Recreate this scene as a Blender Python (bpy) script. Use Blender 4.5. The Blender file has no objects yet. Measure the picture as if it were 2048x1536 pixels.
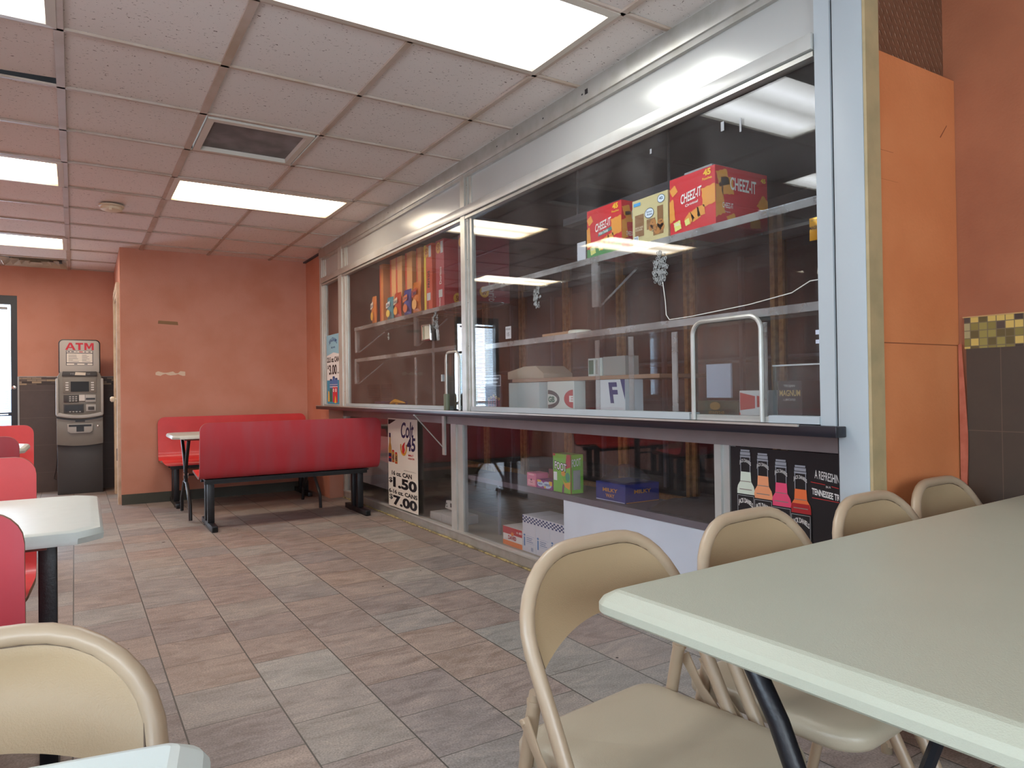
import bpy, bmesh, math, random
from mathutils import Vector, Matrix
random.seed(7)
SC = bpy.context.scene
COL = SC.collection
H = 1.065
# ------------------------------------------------------------ camera
cam_d = bpy.data.cameras.new('camera'); cam = bpy.data.objects.new('camera', cam_d); COL.objects.link(cam)
cam_d.sensor_width = 36.0; cam_d.lens = 36.0*1399.6651/2048.0; cam_d.clip_start = .02
yaw, pit, rol = .5465, .0088, -.0140
f_ = Vector((math.sin(yaw)*math.cos(pit), math.cos(yaw)*math.cos(pit), math.sin(pit)))
r_ = Vector((math.cos(yaw), -math.sin(yaw), 0)); u_ = r_.cross(f_)
R_ = r_*math.cos(rol)+u_*math.sin(rol); U_ = -r_*math.sin(rol)+u_*math.cos(rol)
M = Matrix((( R_.x, U_.x, -f_.x, 0), (R_.y, U_.y, -f_.y, 0), (R_.z, U_.z, -f_.z, H), (0, 0, 0, 1)))
cam.matrix_world = M
SC.camera = cam
# ------------------------------------------------------------ world, exposure
W = bpy.data.worlds.new('daylight'); SC.world = W; W.use_nodes = True
bgn = W.node_tree.nodes['Background']; bgn.inputs[0].default_value = (.72, .86, 1, 1); bgn.inputs[1].default_value = 5.0
SC.view_settings.view_transform = 'Standard'; SC.view_settings.look = 'None'
SC.view_settings.exposure = 1.0; SC.view_settings.gamma = 1.0
try: SC.view_settings.use_curve_mapping = False
except Exception: pass
SC.cycles.use_denoising = True
SC.cycles.max_bounces = 10; SC.cycles.transparent_max_bounces = 24; SC.cycles.glossy_bounces = 5
SC.cycles.sample_clamp_indirect = 6.0
LAMP = 6.5          # emission of the ceiling diffusers
def area(name, loc, rot, sx, sy, power, col):
    l = bpy.data.lights.new(name, 'AREA'); l.shape = 'RECTANGLE'; l.size = sx; l.size_y = sy; l.energy = power; l.color = col
    o = bpy.data.objects.new(name, l); COL.objects.link(o); o.location = loc; o.rotation_euler = rot; return o
# daylight entering by the side window (left wall, behind the camera's left) and the street door
area('side_window_daylight', (-1.95, -.1, 1.5), (0, -math.pi/2, 0), 1.3, 2.4, 16, (.75, .87, 1))
area('rear_window_daylight', (-.2, -2.72, 1.5), (math.pi/2, 0, 0), 2.8, 1.3, 28, (1, .96, .9))
area('street_door_daylight', (-1.0, 9.65, 1.25), (-math.pi/2, 0, 0), .6, 1.8, 40, (.68, .82, 1))

# ------------------------------------------------------------ materials
def s2l(c): return c/12.92 if c <= .04045 else ((c+.055)/1.055)**2.4
def C(h):
    h = h.lstrip('#'); return tuple(s2l(int(h[i:i+2], 16)/255) for i in (0, 2, 4))+(1,)
MC = {}
def mat(name, col, rough=.5, metal=0, var=.0, vscale=6, bump=0, bscale=60, spec=.5, col2=None, emit=0, coat=0):
    if name in MC: return MC[name]
    m = bpy.data.materials.new(name); m.use_nodes = True; nt = m.node_tree; N = nt.nodes; L = nt.links
    b = N['Principled BSDF']; c = C(col)
    b.inputs['Base Color'].default_value = c; b.inputs['Roughness'].default_value = rough
    b.inputs['Metallic'].default_value = metal; b.inputs['Specular IOR Level'].default_value = spec
    if coat: b.inputs['Coat Weight'].default_value = coat
    if emit:
        b.inputs['Emission Color'].default_value = c; b.inputs['Emission Strength'].default_value = emit
    if var or bump:
        tc = N.new('ShaderNodeTexCoord')
    if var:
        n = N.new('ShaderNodeTexNoise'); n.inputs['Scale'].default_value = vscale; n.inputs['Detail'].default_value = 6
        L.new(tc.outputs['Object'], n.inputs['Vector'])
        mx = N.new('ShaderNodeMix'); mx.data_type = 'RGBA'
        c2 = C(col2) if col2 else tuple(min(1, x*(1-var)) for x in c[:3])+(1,)
        mx.inputs['A'].default_value = c; mx.inputs['B'].default_value = c2
        cr = N.new('ShaderNodeMapRange'); cr.inputs['From Min'].default_value = .4; cr.inputs['From Max'].default_value = .68
        L.new(n.outputs['Fac'], cr.inputs['Value']); L.new(cr.outputs['Result'], mx.inputs['Factor'])
        L.new(mx.outputs['Result'], b.inputs['Base Color'])
    if bump:
        n2 = N.new('ShaderNodeTexNoise'); n2.inputs['Scale'].default_value = bscale; n2.inputs['Detail'].default_value = 4
        L.new(tc.outputs['Object'], n2.inputs['Vector'])
        bp = N.new('ShaderNodeBump'); bp.inputs['Strength'].default_value = bump; bp.inputs['Distance'].default_value = .002
        L.new(n2.outputs['Fac'], bp.inputs['Height']); L.new(bp.outputs['Normal'], b.inputs['Normal'])
    MC[name] = m; return m
def mnode(nt, op, a, b=None, c=None):
    n = nt.nodes.new('ShaderNodeMath'); n.operation = op
    for i, v in enumerate((a, b, c)):
        if v is None: continue
        if isinstance(v, (int, float)): n.inputs[i].default_value = v
        else: nt.links.new(v, n.inputs[i])
    return n.outputs[0]
def glass_mat(name, haze=.03, tint=(.93, .95, .96), ior=1.5, rough=0.0):
    m = bpy.data.materials.new(name); m.use_nodes = True; nt = m.node_tree; N = nt.nodes; L = nt.links; N.clear()
    out = N.new('ShaderNodeOutputMaterial'); tr = N.new('ShaderNodeBsdfTransparent'); tr.inputs[0].default_value = tint+(1,)
    gl = N.new('ShaderNodeBsdfGlossy'); gl.inputs['Roughness'].default_value = rough
    df = N.new('ShaderNodeBsdfDiffuse'); df.inputs[0].default_value = (.6, .58, .56, 1)
    fr = N.new('ShaderNodeFresnel'); ge = N.new('ShaderNodeNewGeometry'); im = N.new('ShaderNodeMapRange')
    im.inputs['To Min'].default_value = ior; im.inputs['To Max'].default_value = 1/ior     # same reflectance from either face of the thin pane
    L.new(ge.outputs['Backfacing'], im.inputs['Value']); L.new(im.outputs['Result'], fr.inputs[0])
    tc = N.new('ShaderNodeTexCoord'); no = N.new('ShaderNodeTexNoise'); no.inputs['Scale'].default_value = 3.5; no.inputs['Detail'].default_value = 8
    L.new(tc.outputs['Object'], no.inputs['Vector'])
    mr = N.new('ShaderNodeMapRange'); mr.inputs['From Min'].default_value = .4; mr.inputs['From Max'].default_value = .75
    mr.inputs['To Min'].default_value = haze*.5; mr.inputs['To Max'].default_value = haze*2.2
    L.new(no.outputs['Fac'], mr.inputs['Value'])
    m1 = N.new('ShaderNodeMixShader'); L.new(mr.outputs['Result'], m1.inputs[0]); L.new(tr.outputs[0], m1.inputs[1]); L.new(df.outputs[0], m1.inputs[2])
    m2 = N.new('ShaderNodeMixShader'); L.new(fr.outputs[0], m2.inputs[0]); L.new(m1.outputs[0], m2.inputs[1]); L.new(gl.outputs[0], m2.inputs[2])
    L.new(m2.outputs[0], out.inputs[0]); MC[name] = m; return m

G_pane = glass_mat('scuffed_acrylic_pane', .022, ior=1.43)
G_clear = glass_mat('clear_acrylic', .025, (.9, .93, .93), 1.45)
G_low = glass_mat('lower_pane_glass', .012, (.95, .96, .98))
G_fog = glass_mat('cooler_glass', .02, (.7, .72, .76))
G_win = glass_mat('window_glass', .01)
G_wrap = glass_mat('plastic_wrap', .10, (.8, .82, .85), 1.6, .12)
G_mark = glass_mat('crazed_acrylic', .45, (.85, .88, .88), 1.7, .1)

def floor_mat():
    m = bpy.data.materials.new('stone_floor_tiles'); m.use_nodes = True; nt = m.node_tree; N = nt.nodes; L = nt.links; b = N['Principled BSDF']
    tc = N.new('ShaderNodeTexCoord'); vr = N.new('ShaderNodeVectorRotate'); vr.rotation_type = 'Z_AXIS'; vr.inputs['Angle'].default_value = -.0125
    L.new(tc.outputs['Object'], vr.inputs['Vector'])
    sp = N.new('ShaderNodeSeparateXYZ'); L.new(vr.outputs[0], sp.inputs[0])
    Uc = mnode(nt, 'DIVIDE', mnode(nt, 'SUBTRACT', sp.outputs[0], .2888), .3002)
    Vc = mnode(nt, 'DIVIDE', mnode(nt, 'SUBTRACT', sp.outputs[1], 2.4475), .2981)
    strip = mnode(nt, 'FLOOR', Uc)
    V2 = mnode(nt, 'ADD', Vc, mnode(nt, 'MULTIPLY', mnode(nt, 'MODULO', mnode(nt, 'ADD', strip, 100), 2), .5))
    cell = mnode(nt, 'FLOOR', V2)
    fu = mnode(nt, 'SUBTRACT', Uc, strip); fv = mnode(nt, 'SUBTRACT', V2, cell)
    eu = mnode(nt, 'MINIMUM', fu, mnode(nt, 'SUBTRACT', 1, fu)); ev = mnode(nt, 'MINIMUM', fv, mnode(nt, 'SUBTRACT', 1, fv))
    gr = mnode(nt, 'MAXIMUM', mnode(nt, 'LESS_THAN', eu, .0085), mnode(nt, 'LESS_THAN', ev, .0058))
    cb = N.new('ShaderNodeCombineXYZ'); L.new(strip, cb.inputs[0]); L.new(cell, cb.inputs[1])
    wn = N.new('ShaderNodeTexWhiteNoise'); wn.noise_dimensions = '3D'; L.new(cb.outputs[0], wn.inputs['Vector'])
    ramp = N.new('ShaderNodeValToRGB'); L.new(wn.outputs['Value'], ramp.inputs[0])
    e = ramp.color_ramp.elements; cols = ['#949690', '#9c8474', '#867a76', '#a28a78', '#8f7c74', '#a3a29a', '#817b7a', '#97857a']
    e[0].color = C(cols[0]); e[1].position = .95; e[1].color = C(cols[7])
    for i in range(1, 7): el = e.new(i/7.5); el.color = C(cols[i])
    # veined stone variation
    n1 = N.new('ShaderNodeTexNoise'); n1.noise_dimensions = '4D'; n1.inputs['Scale'].default_value = 7; n1.inputs['Detail'].default_value = 8; n1.inputs['Roughness'].default_value = .62; n1.inputs['Distortion'].default_value = 1.4
    mp = N.new('ShaderNodeMapping'); mp.inputs['Scale'].default_value = (.7, 1.8, 1); mp.inputs['Rotation'].default_value = (0, 0, .5)
    L.new(vr.outputs[0], mp.inputs[0]); L.new(mp.outputs[0], n1.inputs['Vector']); L.new(mnode(nt, 'MULTIPLY', wn.outputs['Value'], 37.0), n1.inputs['W'])
    r2 = N.new('ShaderNodeValToRGB'); L.new(n1.outputs['Fac'], r2.inputs[0]); q = r2.color_ramp.elements
    q[0].position = .34; q[0].color = C('#625a55'); q[1].position = .68; q[1].color = C('#b0a298'); z = q.new(.5); z.color = C('#8d8582')
    mx = N.new('ShaderNodeMix'); mx.data_type = 'RGBA'; mx.inputs['Factor'].default_value = .5
    L.new(ramp.outputs[0], mx.inputs['A']); L.new(r2.outputs[0], mx.inputs['B'])
    n3 = N.new('ShaderNodeTexNoise'); n3.inputs['Scale'].default_value = 160; n3.inputs['Detail'].default_value = 4; L.new(vr.outputs[0], n3.inputs['Vector'])
    mr = N.new('ShaderNodeMapRange'); L.new(n3.outputs['Fac'], mr.inputs['Value']); mr.inputs['From Min'].default_value = .3; mr.inputs['From Max'].default_value = .7; mr.inputs['To Min'].default_value = .66; mr.inputs['To Max'].default_value = 1.18
    sc = N.new('ShaderNodeVectorMath'); sc.operation = 'SCALE'; L.new(mx.outputs['Result'], sc.inputs[0]); L.new(mr.outputs['Result'], sc.inputs['Scale'])
    # sparse dark burn spots
    vo = N.new('ShaderNodeTexVoronoi'); vo.inputs['Scale'].default_value = 4.6; L.new(vr.outputs[0], vo.inputs['Vector'])
    sz = mnode(nt, 'MULTIPLY', mnode(nt, 'POWER', vo.outputs['Color'], 3), .085)
    spot = mnode(nt, 'LESS_THAN', vo.outputs['Distance'], sz)
    m3 = N.new('ShaderNodeMix'); m3.data_type = 'RGBA'; L.new(spot, m3.inputs['Factor']); L.new(sc.outputs[0], m3.inputs['A']); m3.inputs['B'].default_value = C('#241d1a')
    m4 = N.new('ShaderNodeMix'); m4.data_type = 'RGBA'; L.new(gr, m4.inputs['Factor']); L.new(m3.outputs['Result'], m4.inputs['A']); m4.inputs['B'].default_value = C('#4a4742')
    L.new(m4.outputs['Result'], b.inputs['Base Color'])
    rr = N.new('ShaderNodeMapRange'); L.new(n1.outputs['Fac'], rr.inputs['Value']); rr.inputs['To Min'].default_value = .36; rr.inputs['To Max'].default_value = .62
    L.new(rr.outputs['Result'], b.inputs['Roughness']); b.inputs['Specular IOR Level'].default_value = .35
    hh = mnode(nt, 'SUBTRACT', mnode(nt, 'ADD', mnode(nt, 'MULTIPLY', n1.outputs['Fac'], .35), mnode(nt, 'MULTIPLY', n3.outputs['Fac'], .25)), mnode(nt, 'MULTIPLY', gr, .8))
    bp = N.new('ShaderNodeBump'); bp.inputs['Strength'].default_value = .5; bp.inputs['Distance'].default_value = .003
    L.new(hh, bp.inputs['Height']); L.new(bp.outputs['Normal'], b.inputs['Normal'])
    return m
def ceil_mat():
    m = bpy.data.materials.new('mineral_ceiling_tile'); m.use_nodes = True; nt = m.node_tree; N = nt.nodes; L = nt.links; b = N['Principled BSDF']
    tc = N.new('ShaderNodeTexCoord')
    no = N.new('ShaderNodeTexNoise'); no.inputs['Scale'].default_value = 1.3; no.inputs['Detail'].default_value = 3; L.new(tc.outputs['Object'], no.inputs['Vector'])
    mx = N.new('ShaderNodeMix'); mx.data_type = 'RGBA'; mx.inputs['A'].default_value = C('#e0d8d2'); mx.inputs['B'].default_value = C('#d4cac2'); L.new(no.outputs['Fac'], mx.inputs['Factor'])
    mp = N.new('ShaderNodeMapping'); mp.inputs['Scale'].default_value = (1, 1.6, 1); mp.inputs['Rotation'].default_value = (0, 0, .7); L.new(tc.outputs['Object'], mp.inputs[0])
    n2 = N.new('ShaderNodeTexNoise'); n2.inputs['Scale'].default_value = 75; n2.inputs['Detail'].default_value = 3; n2.inputs['Distortion'].default_value = .8; L.new(mp.outputs[0], n2.inputs['Vector'])
    mr = N.new('ShaderNodeMapRange'); mr.inputs['From Min'].default_value = .655; mr.inputs['From Max'].default_value = .69; L.new(n2.outputs['Fac'], mr.inputs['Value'])
    m2 = N.new('ShaderNodeMix'); m2.data_type = 'RGBA'; L.new(mr.outputs['Result'], m2.inputs['Factor']); L.new(mx.outputs['Result'], m2.inputs['A']); m2.inputs['B'].default_value = C('#6f625b')
    L.new(m2.outputs['Result'], b.inputs['Base Color']); b.inputs['Roughness'].default_value = .95; b.inputs['Specular IOR Level'].default_value = .1
    return m
def mosaic_mat(name, sw, sh, stag, cols, grout):
    # coordinates: horizontal = x+y (one is constant), vertical = z
    m = bpy.data.materials.new(name); m.use_nodes = True; nt = m.node_tree; N = nt.nodes; L = nt.links; b = N['Principled BSDF']
    tc = N.new('ShaderNodeTexCoord'); sp = N.new('ShaderNodeSeparateXYZ'); L.new(tc.outputs['Object'], sp.inputs[0])
    v = mnode(nt, 'DIVIDE', mnode(nt, 'SUBTRACT', sp.outputs[2], .003), sh); row = mnode(nt, 'FLOOR', v)
    u = mnode(nt, 'ADD', mnode(nt, 'DIVIDE', mnode(nt, 'ADD', sp.outputs[0], sp.outputs[1]), sw), mnode(nt, 'MULTIPLY', row, stag)); cu = mnode(nt, 'FLOOR', u)
    fu = mnode(nt, 'SUBTRACT', u, cu); fv = mnode(nt, 'SUBTRACT', v, row)
    g = mnode(nt, 'MAXIMUM', mnode(nt, 'LESS_THAN', fu, .0028/sw), mnode(nt, 'LESS_THAN', fv, .0028/sh))
    cb = N.new('ShaderNodeCombineXYZ'); L.new(row, cb.inputs[0]); L.new(cu, cb.inputs[1])
    wn = N.new('ShaderNodeTexWhiteNoise'); wn.noise_dimensions = '3D'; L.new(cb.outputs[0], wn.inputs['Vector'])
    rp = N.new('ShaderNodeValToRGB'); rp.color_ramp.interpolation = 'CONSTANT'; e = rp.color_ramp.elements
    e[0].color = C(cols[0]); e[1].position = 1-1/len(cols); e[1].color = C(cols[-1])
    for i in range(1, len(cols)-1): x = e.new(i/len(cols)); x.color = C(cols[i])
    L.new(wn.outputs['Value'], rp.inputs[0])
    mx = N.new('ShaderNodeMix'); mx.data_type = 'RGBA'; L.new(g, mx.inputs['Factor']); L.new(rp.outputs[0], mx.inputs['A']); mx.inputs['B'].default_value = C(grout)
    L.new(mx.outputs['Result'], b.inputs['Base Color']); b.inputs['Roughness'].default_value = .5
    return m
def tread_mat():
    m = bpy.data.materials.new('diamond_plate'); m.use_nodes = True; nt = m.node_tree; N = nt.nodes; L = nt.links; b = N['Principled BSDF']
    tc = N.new('ShaderNodeTexCoord'); mp = N.new('ShaderNodeMapping'); mp.inputs['Scale'].default_value = (38, 38, 38); mp.inputs['Rotation'].default_value = (0, .6, 0); L.new(tc.outputs['Object'], mp.inputs[0])
    sp = N.new('ShaderNodeSeparateXYZ'); L.new(mp.outputs[0], sp.inputs[0])
    fx = mnode(nt, 'SUBTRACT', mnode(nt, 'FRACT', sp.outputs[0]), .5)
    off = mnode(nt, 'MULTIPLY', mnode(nt, 'MODULO', mnode(nt, 'FLOOR', mnode(nt, 'ADD', sp.outputs[0], 200)), 2), .5)
    fz = mnode(nt, 'SUBTRACT', mnode(nt, 'FRACT', mnode(nt, 'ADD', sp.outputs[2], off)), .5)
    d = mnode(nt, 'ADD', mnode(nt, 'POWER', mnode(nt, 'MULTIPLY', fx, 5.5), 2), mnode(nt, 'POWER', mnode(nt, 'MULTIPLY', fz, 2.3), 2))
    h = mnode(nt, 'SUBTRACT', 1, mnode(nt, 'MINIMUM', d, 1))
    bp = N.new('ShaderNodeBump'); bp.inputs['Strength'].default_value = 1; bp.inputs['Distance'].default_value = .004; L.new(h, bp.inputs['Height'])
    L.new(bp.outputs['Normal'], b.inputs['Normal']); b.inputs['Base Color'].default_value = C('#7a5640'); b.inputs['Metallic'].default_value = .35; b.inputs['Roughness'].default_value = .42
    return m
def tile_wall_mat(name, c1, c2, zoff, joint):
    m = bpy.data.materials.new(name); m.use_nodes = True; nt = m.node_tree; N = nt.nodes; L = nt.links; b = N['Principled BSDF']
    tc = N.new('ShaderNodeTexCoord'); sp = N.new('ShaderNodeSeparateXYZ'); L.new(tc.outputs['Object'], sp.inputs[0])
    v = mnode(nt, 'FRACT', mnode(nt, 'DIVIDE', mnode(nt, 'SUBTRACT', sp.outputs[2], zoff), .305)); u = mnode(nt, 'FRACT', mnode(nt, 'DIVIDE', mnode(nt, 'ADD', sp.outputs[0], sp.outputs[1]), .61))
    g = mnode(nt, 'MAXIMUM', mnode(nt, 'LESS_THAN', v, .009), mnode(nt, 'LESS_THAN', u, .004))
    n = N.new('ShaderNodeTexNoise'); n.inputs['Scale'].default_value = 9; n.inputs['Detail'].default_value = 9; n.inputs['Roughness'].default_value = .7; L.new(tc.outputs['Object'], n.inputs['Vector'])
    mx = N.new('ShaderNodeMix'); mx.data_type = 'RGBA'; mx.inputs['A'].default_value = C(c1); mx.inputs['B'].default_value = C(c2); L.new(n.outputs['Fac'], mx.inputs['Factor'])
    m2 = N.new('ShaderNodeMix'); m2.data_type = 'RGBA'; L.new(g, m2.inputs['Factor']); L.new(mx.outputs['Result'], m2.inputs['A']); m2.inputs['B'].default_value = C(joint)
    L.new(m2.outputs['Result'], b.inputs['Base Color']); b.inputs['Roughness'].default_value = .55
    return m
M_floor = floor_mat(); M_ceil = ceil_mat(); M_tread = tread_mat()
M_salmon = mat('salmon_wall_paint', '#c58a74', .62, var=.12, vscale=3, bump=.5, bscale=90, col2='#bd7e64')
M_orange = mat('orange_wall_paint', '#9c5c3c', .7, var=.12, vscale=4, bump=.4, bscale=110, col2='#905234')
M_panel = mat('orange_panel_paint', '#c97d4e', .6, var=.12, vscale=4, bump=.4, bscale=110, col2='#bf7244')
M_beige = mat('store_wall_beige', '#8e7d70', .8, var=.1)
M_storec = mat('store_ceiling_unlit', '#55555a', .9, var=.2, vscale=3)  # unlit ceiling tiles, their shade put into the dark grey
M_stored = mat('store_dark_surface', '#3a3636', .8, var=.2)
M_alu = mat('brushed_aluminium', '#b5b4ae', .38, .55, var=.07, vscale=14, col2='#aaa89f')
M_aluw = mat('pale_painted_metal', '#bdbdb8', .33, .25, var=.1, vscale=5, col2='#b2b0a8')
M_transom = mat('glossy_transom_panel', '#b9bab6', .22, .25, var=.06, vscale=2)
M_white = mat('white_painted_board', '#a4abae', .5, var=.05, vscale=3)
M_olive = mat('olive_timber_strip', '#a8946e', .6, var=.2, vscale=12, col2='#988966')
M_cream = mat('worn_cream_paint', '#cfc0a8', .5, var=.2, vscale=9, col2='#b5a088')
M_black = mat('black_painted_steel', '#15151a', .4, bump=.3, bscale=120)
M_dark = mat('dark_laminate', '#1b1b22', .3)
M_base = mat('grey_green_vinyl_base', '#45483f', .6, var=.2)
M_ctop = mat('grey_stone_counter', '#3a3840', .35, var=.5, vscale=40, col2='#5a5662')
M_tbar = mat('tbar_ivory', '#b8a79a', .5, var=.15, vscale=5, col2='#a8937f')
M_tfr = mat('troffer_frame', '#c8bfb2', .5)
M_ply = mat('plywood_edge', '#7a5034', .6, var=.4, vscale=40)
M_red = mat('red_laminate_seat', '#d23c3c', .38, var=.12, vscale=5, col2='#c53434', coat=.15)
def redback():
    m = mat('red_laminate_shaded', '#b02c36', .5, var=.5, vscale=3, col2='#a84048'); nt = m.node_tree; N = nt.nodes; L = nt.links  # same laminate as the seat, shade put into a darker red, plus grime
    for n in N:
        if n.bl_idname == 'ShaderNodeTexNoise':
            mp = N.new('ShaderNodeMapping'); mp.inputs['Scale'].default_value = (3, 1, .7); tc = [x for x in N if x.bl_idname == 'ShaderNodeTexCoord'][0]
            L.new(tc.outputs['Object'], mp.inputs[0]); L.new(mp.outputs[0], n.inputs['Vector'])
    return m
M_redb = redback()
M_ttop = mat('white_laminate_tabletop', '#b2b8b2', .35, var=.04, vscale=30)
M_ftop = mat('ivory_plastic_tabletop', '#aaab99', .42, var=.04, vscale=3, bump=.25, bscale=500)
M_chair = mat('beige_enamel_tube', '#a8937a', .38, var=.06, vscale=8, coat=.1)
M_pad = mat('beige_enamel_panel', '#a58e6e', .42, bump=.25, bscale=420)
M_seat = mat('beige_enamel_seat', '#aea28c', .36, bump=.15, bscale=420)
M_wood = mat('honey_oak_frame', '#a97c48', .5, var=.3, vscale=25, col2='#8a6036')
M_atm = mat('atm_grey_plastic', '#77746f', .42, bump=.15, bscale=300)
M_atmd = mat('atm_charcoal_steel', '#3c3c3e', .5, bump=.15, bscale=300)
M_atml = mat('atm_light_grey', '#a3a3a2', .42)
M_scr = mat('atm_screen_glass', '#2a2e33', .5, spec=.25)
M_tw = tile_wall_mat('dark_stone_wall_tile', '#4a3a2c', '#3a2c22', .907, '#5c4a3a')
M_tw2 = tile_wall_mat('grey_stone_wall_tile', '#584c48', '#463c3a', .83, '#6a5d56')
M_mos = mosaic_mat('glass_square_mosaic', .0262, .0258, 0, ['#3a2a20', '#8a7a3c', '#5a4a22', '#c0a052', '#4a3a30', '#7a6a30', '#9a8a60'], '#6a5a40')
M_mos2 = mosaic_mat('brick_mosaic', .09, .022, .5, ['#3a2c28', '#8a7a68', '#5a4c44', '#a08c70', '#4a3e3a'], '#3c332e')
M_chrome = mat('chrome', '#d0d0d0', .15, 1)
M_cream2 = mat('caulk_bead', '#a89a6a', .8, var=.4, vscale=30, col2='#5d5340')
def flat(h, r=.5): return mat('ink_'+h.strip('#'), '#'+h.strip('#'), r)
def emis(name, col, st):
    m = bpy.data.materials.new(name); m.use_nodes = True; nt = m.node_tree; nt.nodes.clear()
    o = nt.nodes.new('ShaderNodeOutputMaterial'); e = nt.nodes.new('ShaderNodeEmission'); e.inputs[0].default_value = col; e.inputs[1].default_value = st
    nt.links.new(e.outputs[0], o.inputs[0]); return m
def lamp_mat(name, c_mid, c_edge, st):
    m = bpy.data.materials.new(name); m.use_nodes = True; nt = m.node_tree; N = nt.nodes; L = nt.links; N.clear()
    o = N.new('ShaderNodeOutputMaterial'); e = N.new('ShaderNodeEmission'); tc = N.new('ShaderNodeTexCoord'); sp = N.new('ShaderNodeSeparateXYZ'); L.new(tc.outputs['Generated'], sp.inputs[0])
    y = sp.outputs[1]; x = sp.outputs[0]
    d = mnode(nt, 'ABSOLUTE', mnode(nt, 'SUBTRACT', mnode(nt, 'ABSOLUTE', mnode(nt, 'SUBTRACT', y, .5)), .23))      # distance to the nearer tube
    band = mnode(nt, 'SUBTRACT', 1.0, mnode(nt, 'MULTIPLY', d, 2.2))
    ex = mnode(nt, 'MINIMUM', mnode(nt, 'MULTIPLY', mnode(nt, 'MINIMUM', x, mnode(nt, 'SUBTRACT', 1, x)), 14), 1)
    mx = N.new('ShaderNodeMix'); mx.data_type = 'RGBA'; mx.inputs['A'].default_value = c_edge; mx.inputs['B'].default_value = c_mid
    L.new(mnode(nt, 'MULTIPLY', band, ex), mx.inputs['Factor']); L.new(mx.outputs['Result'], e.inputs[0])
    L.new(mnode(nt, 'MULTIPLY', mnode(nt, 'MULTIPLY', band, mnode(nt, 'ADD', .6, mnode(nt, 'MULTIPLY', ex, .4))), st*1.2), e.inputs[1]); L.new(e.outputs[0], o.inputs[0]); return m
M_lamp = lamp_mat('lit_diffuser', (1, .93, .84, 1), (1, .72, .38, 1), LAMP*1.3)
M_lampc = lamp_mat('lit_diffuser_cool', (.95, .97, 1, 1), (.9, .9, .82, 1), LAMP)

# ------------------------------------------------------------ mesh helpers
class G:
    def __init__(s): s.v = []; s.f = []; s.mi = []
    def add(s, vs, fs, mi=0):
        b = len(s.v); s.v += [tuple(x) for x in vs]; s.f += [tuple(b+i for i in f) for f in fs]; s.mi += [mi]*len(fs); return s
    def box(s, x0, x1, y0, y1, z0, z1, mi=0):
        x0, x1 = sorted((x0, x1)); y0, y1 = sorted((y0, y1)); z0, z1 = sorted((z0, z1))
        return s.add([(x0,y0,z0),(x1,y0,z0),(x1,y1,z0),(x0,y1,z0),(x0,y0,z1),(x1,y0,z1),(x1,y1,z1),(x0,y1,z1)],
                     [(0,3,2,1),(4,5,6,7),(0,1,5,4),(1,2,6,5),(2,3,7,6),(3,0,4,7)], mi)
    def prism(s, pts, axis, a, b, mi=0):
        # pts 2D polygon; extruded along axis from a to b.  axis x:(y,z) y:(x,z) z:(x,y)
        def P(p, t): return {'x': (t, p[0], p[1]), 'y': (p[0], t, p[1]), 'z': (p[0], p[1], t)}[axis]
        n = len(pts); vs = [P(p, a) for p in pts]+[P(p, b) for p in pts]
        fs = [tuple(range(n))[::-1], tuple(range(n, 2*n))]+[(i, (i+1) % n, n+(i+1) % n, n+i) for i in range(n)]
        return s.add(vs, fs, mi)
    def tube(s, pts, r, n=10, closed=False, mi=0):
        P = [Vector(p) for p in pts]; m = len(P); rr = r if isinstance(r, (list, tuple)) else [r]*m
        T = []
        for i in range(m):
            a = P[(i-1) % m] if (closed or i > 0) else P[i]; b = P[(i+1) % m] if (closed or i < m-1) else P[i]
            T.append((b-a).normalized())
        up = Vector((0, 0, 1)) if abs(T[0].z) < .9 else Vector((1, 0, 0))
        nx = T[0].cross(up).normalized(); vs = []
        for i in range(m):
            nx = (nx-T[i]*nx.dot(T[i])); nx = nx.normalized() if nx.length > 1e-6 else T[i].orthogonal().normalized()
            ny = T[i].cross(nx)
            for k in range(n):
                a = 2*math.pi*k/n; vs.append(P[i]+nx*math.cos(a)*rr[i]+ny*math.sin(a)*rr[i])
        fs = []
        for i in range(m if closed else m-1):
            j = (i+1) % m
            for k in range(n): fs.append((i*n+k, i*n+(k+1) % n, j*n+(k+1) % n, j*n+k))
        if not closed: fs += [tuple(range(n)), tuple(range((m-1)*n, m*n))[::-1]]
        return s.add(vs, fs, mi)
    def lathe(s, c, prof, n=20, axis='z', mi=0):
        vs = []; fs = []
        for (r, h) in prof:
            for k in range(n):
                a = 2*math.pi*k/n; p = (r*math.cos(a), r*math.sin(a), h)
                if axis == 'y': p = (p[0], p[2], p[1])
                if axis == 'x': p = (p[2], p[0], p[1])
                vs.append((c[0]+p[0], c[1]+p[1], c[2]+p[2]))
        for i in range(len(prof)-1):
            for k in range(n): fs.append((i*n+k, i*n+(k+1) % n, (i+1)*n+(k+1) % n, (i+1)*n+k))
        fs += [tuple(range(n))[::-1], tuple(range((len(prof)-1)*n, len(prof)*n))]
        return s.add(vs, fs, mi)
    def grid(s, fn, nu, nv, mi=0):
        vs = [fn(i/nu, j/nv) for j in range(nv+1) for i in range(nu+1)]
        return s.add(vs, [(j*(nu+1)+i, j*(nu+1)+i+1, (j+1)*(nu+1)+i+1, (j+1)*(nu+1)+i) for j in range(nv) for i in range(nu)], mi)
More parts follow.
